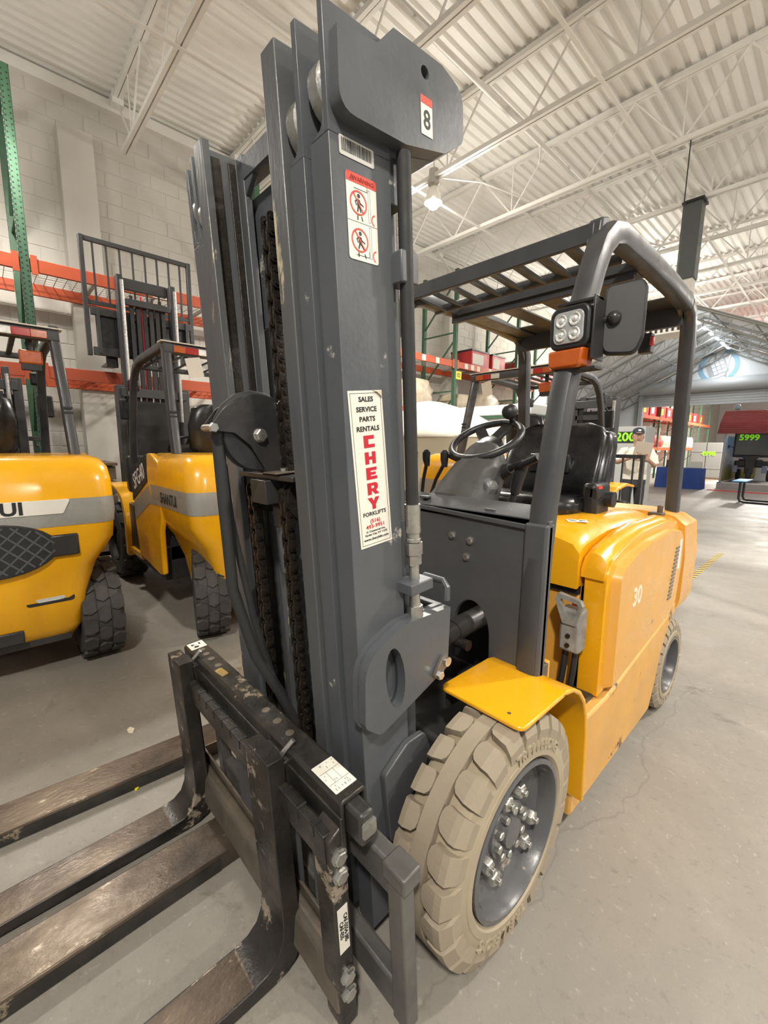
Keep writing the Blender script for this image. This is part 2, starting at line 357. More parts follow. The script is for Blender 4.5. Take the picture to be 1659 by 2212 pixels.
# high-bay lamps: the first is seen, the others are added out of view
LAMPM = mat('lamp_glow', (1,.93,.8), .4, emit=(1,.86,.62), estr=38, rvar=0)
SHADEM = mat('lamp_prismatic_shade', (.86,.84,.78), .25, 0, rvar=0, trans=.35)
HOUS = mat('lamp_housing', (.45,.44,.41), .4, .5)
def bays():
    hs = B().rings([((0,0,.52),.02),((0,0,.50),.07),((0,0,.30),.085),((0,0,.26),.05)], 14).mesh('ballast_housing', 40); hs.materials.append(HOUS)
    sh = B()._lathe2([(.05,.27),(.085,.22),(.125,.10),(.135,.05),(.130,.05),(.12,.10),(.078,.215),(.045,.262)], Vector((0,0,0)), Vector((0,0,1)), 24).mesh('reflector', 60); sh.materials.append(SHADEM)
    gl = B().ball((0,0,.06), (.095,.095,.10), 14, 9).mesh('bulb', 60); gl.materials.append(LAMPM)
    hk = B().cyl((0,0,.51), (0,0,.62), .006, n=6).mesh('hook'); hk.materials.append(HOUS)
    for i, (x, y, z, p) in enumerate(BAYS):
        t = thing('high_bay_lamp', ['glowing high bay lamp hanging above the dark grey mast', 'unseen high bay lamp added under the roof joists to light the hall'][min(i, 1)], 'lamp', (x, y, z), group='high bay lamps under the roof')
        for nm, me in (('ballast_housing', hs), ('reflector', sh), ('bulb', gl), ('hook', hk)):
            o = bpy.data.objects.new(nm, me); COL.objects.link(o); o.parent = t
        for kind, e in (('SPOT', p*2.3), ('POINT', p*.30)):
            ld = bpy.data.lights.new('bay_light', kind); ld.energy = e; ld.shadow_soft_size = .16; ld.color = (1, .95, .87)
            if kind == 'SPOT': ld.spot_size = R(168); ld.spot_blend = .75
            lo = bpy.data.objects.new('bay_light', ld); COL.objects.link(lo); lo.location = (0,0,-.10); lo.parent = t
bays()
# ================= the grey and yellow electric forklift in front =================
T1 = thing('forklift', 'yellow and dark grey electric forklift with tall mast and dusty beige tyres, nearest the camera', 'forklift', (0,0,0))
# mast frame: x lateral, b behind the front plane of the rails, c up along the tilted mast
_u = Vector((0, -.0683, 1)).normalized(); _n = Vector((0, 1, .0683)).normalized()
TM = Matrix(((1,0,0,0),(0,_n.y,_u.y,0),(0,_n.z,_u.z,0),(0,0,0,1)))
_o = Vector((0, -.407, .599)) - _u*.599; TM.translation = _o
def MB_(): return B(TM)
def tyre(parent, xo, xi, R_, rim, rc, n, tm, sm, lug_d=.028, side=1, treads=True):
    """tyre centred on the origin, axis x, outer face at xo; lugs as sub-parts"""
    w_ = xo-xi; rb = R_-lug_d; mid = (xo+xi)/2
    t = B()
    pr = [(rim,xi+.01),(rim+.02,xi),(rb-.05,xi-.002),(rb-.012,xi+.012),(rb,xi+.03),(rb,xo-.03),(rb-.012,xo-.012),(rb-.05,xo+.002),(rb-.075,xo+.004),(rb-.078,xo-.002),(rim+.035,xo-.001),(rim+.03,xo+.005),(rim+.012,xo+.006),(rim,xo-.006),(rim-.004,xo-.03),(rim-.004,xi+.03),(rim,xi+.01)]
    o = t._lathe2([(r, h) for r, h in pr], Vector((0,0,0)), Vector((1,0,0)), 64).obj('tyre', sm, parent, smooth=35)
    if treads:
        # centre rib flush with the lugs, then two staggered rows of shoulder lugs
        B()._lathe2([(rb-.01,xi+.372*w_),(R_,xi+.378*w_),(R_,xi+.622*w_),(rb-.01,xi+.628*w_),(rb-.01,xi+.372*w_)], Vector((0,0,0)), Vector((1,0,0)), 72).obj('tread_rib', tm, o, smooth=30)
        da = 2*math.pi/n
        for row in (0, 1):
            xs = xo if row == 0 else xi; sg = -1 if row == 0 else 1; lug = B()
            def pt(d, q, r): a_ = q*da; return (xs+sg*d, r*math.sin(a_), r*math.cos(a_))
            qs = [.0,.15,.30,.45,.60,.74]; m = len(qs); vs = []; fs = []
            inn = [.30,.345,.362,.362,.345,.30]; skew = [0.,.0,.0,.0,.0,.0]
            for i, q in enumerate(qs):
                e = .10 if i in (0, m-1) else 0; di = inn[i]*w_; k = .03 if i == 0 else (-.02 if i == m-1 else 0)
                vs += [pt(-.001,q,rb-.058), pt(-.002,q,rb-.012), pt(.012,q+.01,R_-.004), pt(.03,q+.02,R_), pt(di,q+k+.08,R_), pt(di+.003,q+k+.08,rb-.006)]
            c = 6
            for i in range(m-1): fs += [(i*c+j, i*c+j+1, i*c+c+j+1, i*c+c+j) for j in range(c-1)]
            for i in (0, m-1):
                vs.append(pt(.03,qs[i]+.02,rb-.008)); t0 = len(vs)-1; f = [(i*c+1, i*c+2, i*c+3, t0), (i*c+3, i*c+4, i*c+5, t0), (i*c, i*c+1, t0)]; fs += f
            lug.add(vs, fs); me = lug.mesh('tread_lug'); me.materials.append(tm)
            import bmesh as _bm
            bb = _bm.new(); bb.from_mesh(me); _bm.ops.recalc_face_normals(bb, faces=bb.faces); bb.to_mesh(me); bb.free()
            for k in range(n):
                q = bpy.data.objects.new('tread_lug', me); COL.objects.link(q); q.parent = o; q.rotation_euler = (-(k+.5*row)*da, 0, 0)
    return o
def hexnut(b, p, ax, r, h): 
    p = Vector(p); ax = Vector(ax); return b.rings([(p, r), (p+ax*h*.85, r), (p+ax*h, r*.85)], 6)
def wheel(root, x, y, R_, rim, w_, rear=False):
    s = 1 if x > 0 else -1
    hub = bpy.data.objects.new('wheel', None)
    d = rim-.012
    rb = B()
    pr = [(rim-.002,.004),(rim-.016,.006),(rim-.022,-.006),(rim-.026,-.05),(rim-.05,-.062),(rim-.075,-.066),(rim-.082,-.058),(.11,-.056),(.10,-.05),(.001,-.05)]
    rb._lathe2([(r, h) for r, h in pr]+[(.001,-.12),(rim-.005,-.12),(rim-.002,.004)], Vector((0,0,0)), Vector((1,0,0)), 48)
    w0 = rb.obj('wheel', RIM, root, smooth=35); w0.location = (x, y, R_); 
    if s < 0: w0.scale = (-1,1,1)
    tyre(w0, 0, -w_, R_, rim, R_, 24 if not rear else 26, TYRE, TYRES, lug_d=.026 if not rear else .02)
    if not rear:
        nut = B(); hexnut(nut, (0,0,0), (1,0,0), .0235, .036); nut.cyl((0,0,0),(.048,0,0),.010,n=8); nm = nut.obj('lug_nut', STEEL, w0, bevel=.0015)
        for k in range(6):
            a = R(30+60*k+ (13 if k % 2 else -13)); q = nm if k == 0 else inst(nm, w0); q.location = (-.052, .125*math.sin(a), .125*math.cos(a)); q.rotation_euler = (a,0,0)
        sb = B(); hexnut(sb, (0,0,0), (1,0,0), .0125, .02); sm_ = sb.obj('axle_bolt', STEEL, w0)
        for k in range(10):
            a = R(36*k+8); q = sm_ if k == 0 else inst(sm_, w0); q.location = (-.04, .068*math.sin(a), .068*math.cos(a)); q.rotation_euler = (a,0,0)
        B().rings([((-.052,0,0),.088),((-.04,0,0),.085),((-.038,0,0),.045),((-.02,0,0),.042),((-.018,0,0),.0)], 28).obj('axle_hub', RIM, w0, smooth=35)
    else:
        B().rings([((-.06,0,0),.07),((-.03,0,0),.065),((-.028,0,0),.0)], 20).obj('axle_hub', RIM, w0, smooth=35)
    return w0
FW = wheel(T1, .62, .0, .358, .232, .195); wheel(T1, -.62, .0, .358, .232, .195)
wheel(T1, .585, 1.74, .262, .165, .16, True); wheel(T1, -.585, 1.74, .262, .165, .16, True)
# moulded lettering ring on the sidewall
ty = [c for c in FW.children if c.name.startswith('tyre')][0]
for a0 in (-8, 172):
    for k, ch in enumerate('TRELLEBORG'):
        a_ = R(a0+5.6*k); text(ch, .044, TYRES, frame(Vector((.0035, .2755*math.sin(a_), .2755*math.cos(a_))), (0, math.cos(a_), -math.sin(a_)), (0, math.sin(a_), math.cos(a_))), ty, name='moulded_letter', bold=.0012, depth=.003)
# ---- mast rails ----
TOP = 2.335
def rail(side, x_in, x_out, wt, b0, bd, c0, notch, name, m):
    b = MB_(); s = side; ft = .024; b1 = b0+bd
    def prof(xi): return [(s*x_out,b0),(s*x_out,b1),(s*x_in,b1),(s*x_in,b1-ft),(s*(x_out-wt),b1-ft),(s*(x_out-wt),b0+ft),(s*xi,b0+ft),(s*xi,b0)]
    top = notch or TOP; b.prism(prof(x_in), 'xy', c0, top)
    if notch:
        xt = x_out-.016
        b.prism([(s*x_out,b0),(s*x_out,b1),(s*x_in,b1),(s*x_in,b1-ft),(s*(x_out-wt),b1-ft),(s*(x_out-wt),b0+ft),(s*xt,b0+ft),(s*xt,b0)], 'xy', top, TOP)
        b.prism([(s*xt,top),(s*xt,top+.05),(s*(xt-.004),top+.025),(s*(xt-.012),top+.012),(s*x_in,top)], 'xz', b0, b0+ft)
    return b.obj(name, m, T1, bevel=.003)
for s in (1, -1):
    rail(s, .303, .368, .020, .024, .168, .10, 2.115, 'outer_mast_rail', GREY)
    rail(s, .240, .294, .018, .012, .150, .13, 2.095, 'middle_mast_rail', GREY if s > 0 else GREYW)
    rail(s, .174, .231, .018, .0, .142, .16, None, 'inner_mast_rail', GREYW)
    for x_, b_, c_ in ((.300,.085,2.215),(.232,.072,2.175)):
        MB_().rings([((s*x_,b_,c_),.054),((s*(x_+.008),b_,c_),.062),((s*(x_+.038),b_,c_),.062),((s*(x_+.046),b_,c_),.056)], 24).obj('mast_roller', STEEL, T1, smooth=35)
    MB_().box(s*.209-.004, s*.209+.004, .03, .065, .2, TOP-.02).obj('wear_strip', GREASE, T1, bevel=.002)
    MB_().box(s*.209-.003, s*.209+.003, .09, .112, .2, TOP-.02).obj('wear_strip', GREASE, T1, bevel=.002)
# cross members
MB_().prism(rpoly([(-.235,2.265),(.235,2.265),(.235,2.325),(-.235,2.325)], .004), 'xz', .118, .165).prism([(-.206,2.20),(-.12,2.265),(-.206,2.265)], 'xz', .12, .14).prism([(.206,2.20),(.12,2.265),(.206,2.265)], 'xz', .12, .14).obj('top_crossmember', GREY, T1, bevel=.004)
MB_().prism(rpoly([(-.276,1.86),(.276,1.86),(.276,2.235),(-.276,2.235)], .01), 'xz', .160, .172, holes=[rrect(-.165,-.150,1.91,2.05,.006), rrect(-.03,.03,1.9,2.0,.01)]).obj('rear_cross_plate', GREY, T1)
MB_().box(-.35,.35,.19,.21,1.32,1.42).box(-.35,.35,.19,.21,.30,.40).obj('outer_crossmember', GREY, T1, bevel=.004)
MB_().box(-.28,.28,.160,.175,1.02,1.12).box(-.28,.28,.160,.175,.18,.30).obj('middle_crossmember', DGREY, T1, bevel=.004)
# ---- hydraulic cylinders and pipes ----
MB_().rings([((.0,.095,.18),.046),((.0,.095,.82),.046),((.0,.095,.82),.052),((.0,.095,.88),.052),((.0,.095,.88),.046),((.0,.095,1.10),.046),((0,.095,1.105),.058),((0,.095,1.22),.058),((0,.095,1.235),.05),((0,.095,1.27),.05)], 28).obj('free_lift_cylinder', GREY, T1, smooth=35)
MB_().rings([((0,.095,1.27),.03),((0,.095,1.34),.03)], 18).obj('lift_piston_rod', STEEL, T1, smooth=35)
MB_().box(-.05,.02,.045,.075,1.24,1.31).obj('cylinder_cap', DIRTY, T1, bevel=.008)
for s in (1, -1):
    MB_().cyl((s*.31,.236,.2),(s*.31,.236,1.28),.034,n=18).cyl((s*.31,.236,1.28),(s*.31,.236,2.2),.022,n=14).obj('side_lift_cylinder', DGREY, T1, smooth=35)
MB_().tube([(.388,.215,2.13),(.388,.215,1.7),(.387,.215,1.33)], .0165, 12).obj('hydraulic_hose', RUBB, T1, smooth=40)
MB_().box(.345,.40,.188,.245,1.86,1.93).obj('hose_clamp', GREY, T1, bevel=.004)
MB_().prism([(.17,2.03),(.235,2.03),(.235,2.2),(.18,2.2)], 'yz', .33, .3655).obj('mast_stay_plate', GREY, T1, bevel=.004)
fit = MB_().rings([((.387,.215,1.335),0.0208),((.387,.215,1.26),0.0208),((.387,.215,1.258),0.0184),((.387,.215,1.245),0.0184),((.387,.215,1.243),0.0208),((.387,.215,1.235),0.0208)], 16).rings([((.387,.215,1.233),0.0240),((.387,.215,1.2),0.0240)], 6).rings([((.387,.215,1.198),0.0208),((.387,.215,1.172),0.0208)], 6).rings([((.387,.215,1.172),0.0144),((.387,.215,1.13),0.0144)], 12)
fit.obj('hose_fitting', STEEL, T1, smooth=30); fit = MB_(); fit.rings([((.387,.215,1.10),0.0128),((.387,.215,1.055),0.0160)], 12).rings([((.387,.215,1.055),0.0216),((.387,.215,1.02),0.0216)], 6).rings([((.387,.215,1.018),0.0200),((.387,.215,.995),0.0200),((.387,.215,.993),0.0176),((.387,.215,.99),0.0200),((.387,.215,.91),0.0184)], 14)
fit.obj('hose_fitting', STEEL, T1, smooth=30)
MB_().prism([(.17,1.13),(.255,1.13),(.255,1.10),(.17,1.10)], 'yz', .352, .42).obj('fitting_bracket', GREY, T1, bevel=.003)
MB_().tube([(.387,.215,.91),(.382,.22,.85),(.36,.24,.78)], .018, 10).obj('hydraulic_hose', RUBB, T1, smooth=40)
# ---- lift chains: every link its own piece ----
def chain(x, b0, c0, c1, name='lift_chain', wd=.034, pitch=.0305, bend=None):
    n = int((c1-c0)/pitch); pins = MB_()
    pins.cyl((x-wd*.1,b0,c0), (x-wd*.1,b0,c1), .0045, n=6); ch = pins.obj(name, CHAIN, T1)
    def link(w0, w1, nm):
        k = B(); 
        for xx in (-w1, w1): 
            k.prism([(p[0], p[1]) for p in circ(0,-pitch/2,.0125,9,180,360)+circ(0,pitch/2,.0125,9,0,180)], 'yz', xx-w0, xx+w0)
        k.cyl((-w1-.005,0,-pitch/2),(w1+.005,0,-pitch/2),.006,n=7).cyl((-w1-.005,0,pitch/2),(w1+.005,0,pitch/2),.006,n=7)
        me = k.mesh('chain_link', 40); me.materials.append(CHAIN); return me
    A, C_ = link(.0022, wd/2, 'a'), link(.004, wd/4, 'b'); Rm = TM.to_3x3().to_4x4()
    for i in range(n+1):
        q = bpy.data.objects.new('chain_link', A if i % 2 == 0 else C_); COL.objects.link(q); q.parent = ch
        M = Rm.copy(); M.translation = TM @ Vector((x, b0, c0+pitch*(i+.5))); q.matrix_basis = M
    return ch
chain(.098, .012, .42, 1.345); chain(-.098, .012, .42, 1.345)
chain(.072, .045, 1.42, 2.06)
for s in (1, -1):   # chain sheaves at the top of the free-lift cylinder
    MB_().rings([((s*.082,.066,1.345),.044),((s*.083,.066,1.345),.062),((s*.09,.066,1.345),.062),((s*.092,.066,1.345),.048),((s*.112,.066,1.345),.048),((s*.114,.066,1.345),.062),((s*.121,.066,1.345),.062),((s*.122,.066,1.345),.044)], 30).obj('chain_sheave', GREASE, T1, smooth=30)
MB_().cyl((-.15,.066,1.345),(.15,.066,1.345),.018,n=16).obj('sheave_pin', DIRTY, T1, smooth=40)
MB_().box(-.16,.16,.0,.13,1.40,1.415).prism([(-.02,1.33),(.13,1.33),(.13,1.40),(-.02,1.40)], 'yz', -.045, .045).obj('piston_crosshead', BLACK, T1, bevel=.003)
# hose pulley in its black guard
PX0, PX1 = .0, .034
gp = rpoly([(-.158,1.545),(-.11,1.60),(-.03,1.635),(.06,1.62),(.07,1.56),(.055,1.50),(.075,1.425),(-.01,1.425),(-.05,1.50),(-.09,1.535)], [.01,.06,.06,.02,.01,.02,.004,.004,.03,.02])
for x in (PX0-.012, PX1+.008):
    MB_().prism(gp, 'yz', x, x+.004).obj('pulley_guard', BLACK, T1)
MB_()._lathe2([(.02,PX0),(.094,PX0-.002),(.097,PX0+.004),(.075,PX0+.012),(.075,PX1-.012),(.097,PX1-.004),(.094,PX1+.002),(.02,PX1),(.02,PX0)], Vector((0,-.02,1.525)), Vector((1,0,0)), 40).obj('hose_pulley', PLAST, T1, smooth=30)
hb = MB_(); hexnut(hb, (PX1+.012,-.02,1.525), (1,0,0), .017, .014); hb.cyl((PX1+.01,-.02,1.525),(PX1+.014,-.02,1.525),.02,n=14); hb.obj('pulley_bolt', STEEL, T1)
for b_, c_ in ((-.146,1.55),(.045,1.605)):
    q = MB_().cyl((PX0-.012,b_,c_),(PX1+.012,b_,c_),.009,n=10); hexnut(q, (PX1+.012,b_,c_), (1,0,0), .013, .012); q.obj('guard_bolt', STEEL, T1, smooth=40)
MB_().prism([(-.012,1.418),(.078,1.418),(.078,1.424),(-.012,1.424)], 'yz', PX0-.01, .10).obj('pulley_bracket', DIRTY, T1, bevel=.002)
q = MB_(); hexnut(q, (.072,.03,1.424), (0,0,1), .012, .008); q.obj('bracket_bolt', STEEL, T1)
hp = []
for i in range(9): a = R(180-i*22); hp.append((.017, -.02+.105*math.cos(a), 1.525+.105*math.sin(a)))
MB_().tube([(.06,.03,.42),(.05,.012,.60),(.03,-.028,.74),(.012,-.085,.88),(.0,-.125,1.1),(.01,-.126,1.35),(.017,-.125,1.525)]+hp+[(.017,.085,1.35),(.017,.085,.9)], .016, 10).obj('hydraulic_hose', RUBB, T1, smooth=40)
MB_().tube([(-.03,.03,.42),(-.035,.0,.68),(-.03,-.06,.98),(-.02,-.10,1.3),(-.015,-.105,1.45)], .011, 8).obj('hydraulic_hose', RUBB, T1, smooth=40)
# ---- outer mast top plate and mast foot bracket (world coordinates, sheared with the mast) ----
def wz(y, z): return (y, z)
tp = rpoly([(-.494,2.15),(-.470,2.128),(-.33,2.140),(-.30,2.145),(-.175,2.178),(-.114,2.225),(-.114,2.33),(-.165,2.352),(-.352,2.338),(-.394,2.288),(-.60,2.245),(-.60,2.33),(-.497,2.33)], 0)
tp = rpoly([(-.484,2.135),(-.302,2.150),(-.172,2.186),(-.102,2.237),(-.110,2.343),(-.19,2.360),(-.345,2.346),(-.388,2.296),(-.490,2.274)], [.04,.0,.02,.03,.05,.03,.004,.004,.004], 6)
B().prism(tp, 'yz', .366, .402, holes=[circ(-.247,2.316,.013,14)]).obj('mast_top_plate', GREY, T1, bevel=.004)
B().prism([(-.29,2.150),(-.172,2.186),(-.102,2.237),(-.115,2.30),(-.29,2.30)], 'yz', .28, .366).obj('mast_top_bracket', GREY, T1, bevel=.004)
def track(x0, x1, z0, z1, y0, y1): pass
lb = rpoly([(-.096,1.037),(-.116,1.037),(-.29,1.037),(-.421,.978),(-.419,.80),(-.366,.757),(-.10,.852)], [.003,.02,.1,.09,.03,.03,.01], 6)
sl = [(-.316+.034*p[0]-.012*p[1], .896+.088*p[1]) for p in circ(0,0,1,24)]
B().prism(lb, 'yz', .372, .410, holes=[sl]).obj('mast_foot_bracket', GREY, T1, bevel=.004)
lb2 = [(p[0]*1.0-.004, (p[1]-.9)*1.03+.9) for p in lb]
B().prism(lb2, 'yz', .366, .382, holes=[[(a,(b-.9)*1.0+.9) for a,b in sl]]).obj('bracket_weld_plate', GREY, T1, bevel=.006)
B().prism([(-.116,1.037),(-.092,1.037),(-.092,.852),(-.116,.847)], 'yz', .28, .372).obj('bracket_web', DGREY, T1, bevel=.003)
B().prism(rpoly([(-.175,.845),(-.145,.835),(-.105,.885),(-.135,.902)], .012), 'yz', .410, .422).obj('pin_keeper', DIRTY, T1, bevel=.002)
kb = B(); hexnut(kb, (.422,-.155,.852), (1,0,0), .0135, .012); kb.cyl((.410,-.12,.88),(.428,-.12,.88),.014,n=14); kb.obj('keeper_bolt', STEEL, T1)
B().prism(rpoly([(-.33,.60),(-.24,.66),(-.17,.66),(-.14,.60),(-.2,.42),(-.30,.36)], .02), 'yz', .368, .388).obj('mast_lower_ear', DGREY, T1, bevel=.003)
B().tube([(.39,-.09,1.05),(.39,-.09,1.09),(.375,-.09,1.105),(.30,-.09,1.105)], .010, 8).obj('hose_guard', GREY, T1, smooth=40)
# ---- stickers on the mast side ----
def dec(y0, z0, y1, z1, y2, z2):  # frame on the mast side: origin at corner, x along the sticker, y up
    o = Vector((.3905, y0, z0)); return frame(o, (0, y1-y0, z1-z0), (0, y2-y0, z2-z0))
def plate(T, w_, h_, m, parent, name='sticker', r=.004, d=.0008, z=0., label=None):
    b = B(T); b.prism(rrect(0, w_, 0, h_, r, 4), 'xy', z, z+d); return b.obj(name, m, parent, label=label)
def at(T, x, y, z=.001): return T @ Matrix.Translation((x, y, z))
MV = Vector((0, -.0683, 1)).normalized(); MHz = Vector((0, 1, .0683)).normalized()
Tb = frame(Vector((.3685, -.460, 2.082)), MHz, MV)
st = plate(Tb, .094, .035, mat('sticker_grey', (.50,.49,.45), .5), T1, label='small barcode sticker')
x = .006; k = B(Tb)
while x < .086:
    w_ = rnd.choice((.0008,.0014,.0022)); k.box(x, x+w_, .008, .031, .0008, .0012); x += w_+rnd.choice((.0008,.0012,.0018))
k.obj('barcode', INKB, st)
Tw = frame(Vector((.3685, -.434, 1.893)), MHz, MV); W_, H_ = .0835, .166
st = plate(Tw, W_, H_, WHITE, T1, r=.006, label='white warning sticker with red header and two crossed out figures')
B(Tw).prism(rpoly([(0,H_-.018),(W_,H_-.018),(W_,H_),(0,H_)], [0,0,.006,.006]), 'xy', .0008, .0012).obj('header', INKO, st)
text('WARNING', .0125, mat('ink_dark_red', (.25,.012,.01), .5, rvar=0), at(Tw, W_*.56, H_-.0095, .0013), st)
tri = B(Tw).prism([(.008,H_-.0145),(.022,H_-.0145),(.015,H_-.0035)], 'xy', .0012, .0014); tri.obj('hazard_triangle', mat('ink_dark_red', (0,0,0)), st)
B(Tw).box(0, W_, .0745, .0753, .0008, .0011).obj('divider', INKB, st)
def figure(cy, walking):
    rg = B(Tw); ro = circ(.031, cy, .0235, 36); ri = circ(.031, cy, .0203, 36); rg.prism(ro, 'xy', .0012, .0016, holes=[ri]); a = Matrix.Rotation(R(-52), 3, 'Z')
    rg.obox((.031, cy, .0014), (.042, .003, .0004), a); rg.obj('prohibition_ring', INKO, st)
    f = B(Tw); f.prism(circ(.0325, cy+.0135, .0043, 14), 'xy', .0009, .0011)
    f.prism([(.028,cy+.008),(.036,cy+.006),(.037,cy-.004),(.036,cy-.008),(.028,cy-.008),(.0275,cy)], 'xy', .0009, .0011)
    f.prism([(.0275,cy+.0075),(.021,cy+.002),(.0245,cy-.006),(.027,cy-.005),(.0245,cy+.001),(.029,cy+.005)], 'xy', .0009, .0011)
    f.prism([(.036,cy+.002),(.046,cy-.0025),(.0455,cy-.005),(.036,cy-.0015)], 'xy', .0009, .0011)
    dx = .006 if walking else .001
    f.prism([(.028,cy-.008),(.032,cy-.008),(.0305-dx*.3,cy-.0172),(.0265-dx*.3,cy-.0172)], 'xy', .0009, .0011); f.prism([(.032,cy-.008),(.036,cy-.008),(.0385+dx,cy-.0165),(.0345+dx,cy-.0172)], 'xy', .0009, .0011)
    f.prism([(.0265-dx*.3,cy-.0245),(.0297-dx*.3,cy-.0245),(.0297-dx*.3,cy-.033),(.0265-dx*.3,cy-.033)], 'xy', .0009, .0011); f.prism([(.036+dx,cy-.0245),(.0392+dx,cy-.0245),(.042+dx,cy-.033),(.0388+dx,cy-.033)], 'xy', .0009, .0011)
    f.obj('walking_figure', INKB, st)
    m_ = B(Tw); x0 = .059; m_.prism([(x0,cy-.031),(x0+.006,cy-.031),(x0+.006,cy+.032),(x0,cy+.032)], 'xy', .0009, .0011, holes=[[(x0+.0006,cy-.0304),(x0+.0054,cy-.0304),(x0+.0054,cy+.0314),(x0+.0006,cy+.0314)]])
    if not walking: m_.box(.02,.0575,cy+.026,.0+cy+.0272,.0009,.0011).box(.0565,.0577,cy+.026,cy+.038,.0009,.0011)
    else: m_.box(.02,.0575,cy-.0302,cy-.029,.0009,.0011).box(.0565,.0577,cy-.0302,cy-.017,.0009,.0011)
    m_.obj('mast_diagram', INKB, st)
    B(Tw).prism(circ(.079, cy-.024, .0125, 12, 100, 245)+circ(.079, cy-.024, .0095, 12, 245, 100), 'xy', .0009, .0012).obj('arc_arrow', INKO, st)
figure(.112, False); figure(.040, True)
# tall dealer sticker
Tc = frame(Vector((.3685, -.4000, 1.2475)), (0, .1015, .0115), (0, -.0255, .372)); W_, H_ = .1035, .3715
st = plate(Tc, W_, H_, WHITE, T1, r=.001, label='tall white dealer sticker with red vertical name')
i_ = .0055; B(Tc).prism([(i_,i_),(W_-i_,i_),(W_-i_,H_-i_),(i_,H_-i_)], 'xy', .0008, .0011, holes=[[(i_+.001,i_+.001),(W_-i_-.001,i_+.001),(W_-i_-.001,H_-i_-.001),(i_+.001,H_-i_-.001)]]).obj('border_line', INKB, st)
B(Tc).add([(W_-.03,H_,.0009),(W_,H_,.0009),(W_,H_-.018,.0009),(W_-.008,H_-.012,.006),(W_-.02,H_-.003,.005)], [(0,4,3,2,1)]).obj('peeled_corner', mat('peeled_paper', (.60,.53,.42), .6), st)
k_ = H_/.3635
for s_, y, sz, ink, sx, bo in (('SALES',.344,.0155,INKB,1.08,.0004),('SERVICE',.3218,.0155,INKB,1.08,.0004),('PARTS',.3003,.0155,INKB,1.08,.0004),('RENTALS',.2785,.0155,INKB,1.08,.0004),('FORKLIFTS',.0795,.0134,INKB,1.12,.0002),('(516)',.0615,.0132,INKR,1.15,.00015),('493-9951',.0485,.0132,INKR,1.18,.00015),('61 Commercial Ave.',.0375,.0072,INKB,1.0,0),('Garden City, NY 11530',.0295,.0072,INKB,1.0,0),('www.cheryhilo.com',.0185,.0092,INKB,1.05,.0001)):
    text(s_, sz, ink, at(Tc, W_*.5, y*k_), st, bold=bo, sx=sx, spacing=1.04)
def blockletter(ch, cx, cy, w_=.0335, h_=.0285):
    P = {'C': [[(0,0),(1,0),(1,.27),(.42,.27),(.42,.70),(.97,.70),(.97,1),(0,1)]], 'H': [[(0,0),(.36,0),(.36,.36),(.66,.36),(.66,0),(1,0),(1,1),(.66,1),(.66,.62),(.36,.62),(.36,1),(0,1)]],
         'E': [[(0,0),(1,0),(1,.26),(.40,.26),(.40,.38),(.88,.38),(.88,.60),(.40,.60),(.40,.74),(1,.74),(1,1),(0,1)]], 'Y': [[(.33,0),(.67,0),(.67,.38),(1.06,1),(.66,1),(.5,.68),(.34,1),(-.06,1),(.33,.38)]],
         'R': [[(0,0),(.36,0),(.36,.30),(.44,.30),(.68,0),(1.08,0),(.78,.36),(.95,.44),(1.0,.62),(1.0,.80),(.92,.93),(.76,1),(0,1)]]}[ch]
    h = [[[(.36,.52),(.58,.52),(.64,.58),(.64,.70),(.58,.76),(.36,.76)]]] if ch == 'R' else [[]]
    return B(Tc).prism([(cx+(a-.5)*w_, cy+(b-.5)*h_) for a, b in P[0]], 'xy', .001, .0016, holes=[[(cx+(a-.5)*w_, cy+(b-.5)*h_) for a, b in q] for q in h[0]])
for ch, y in zip('CHERY', (.2553, .2165, .1795, .1425, .1065)): blockletter(ch, W_*.5, y).obj('red_letter', INKR, st)
# number sticker on the top plate
Tn = frame(Vector((.4025, -.2545, 2.193)), (0, .048, .004), (0, -.005, 1)); 
st = plate(Tn, .038, .075, WHITE, T1, r=.001, label='sticker with a black 8 and red header')
B(Tn).box(0, .038, .060, .075, .0008, .0012).obj('header', INKO, st)
text('8', .052, INKB, at(Tn, .019, .0295), st, bold=.0006, sx=.95)
# ---- carriage, side shifter and forks (mast frame, b negative = forward) ----
CARR = mat('worn_carriage_grey', (.085,.082,.078), .42, .2, (.15,.14,.125), 6, .7, .25, 70, (.30,.27,.22), .3, 12)
SX = -.065
def mastb(y, z): # world (y,z) -> (b,c)
    p = TM.inverted() @ Vector((0, y, z)); return p.y, p.z
# fork carriage riding in the mast: lies behind the side shifter
MB_().box(-.52,.575,-.055,-.012,.455,.555).obj('carriage_upper_bar', CARR, T1, bevel=.008)
MB_().box(-.52,.575,-.055,-.012,.085,.19).obj('carriage_lower_bar', CARR, T1, bevel=.008)
for x0, x1 in ((.535,.585),(-.53,-.48)): MB_().box(x0, x1, -.06, -.02, .085, .555).obj('carriage_end_plate', CARR, T1, bevel=.004)
MB_().box(.528,.60,-.068,-.01,.52,.565).obj('carriage_end_stop', CARR, T1, bevel=.005)
for x0, x1 in ((.22,.34),(-.34,-.22)): MB_().prism([(-.03,.10),(-.03,.56),(.10,.62),(.10,.08)], 'yz', x0, x0+.025).obj('carriage_side_plate', DGREY, T1, bevel=.003)
MB_().prism([(-.21,.45),(-.115,.62),(-.095,.62),(-.185,.45)], 'xz', -.03, -.015).prism([(.21,.45),(.115,.62),(.095,.62),(.185,.45)], 'xz', -.03, -.015).obj('chain_anchor_brace', DIRTY, T1)
MB_().box(-.2,.2,-.03,-.01,.44,.47).obj('carriage_tie', DGREY, T1)
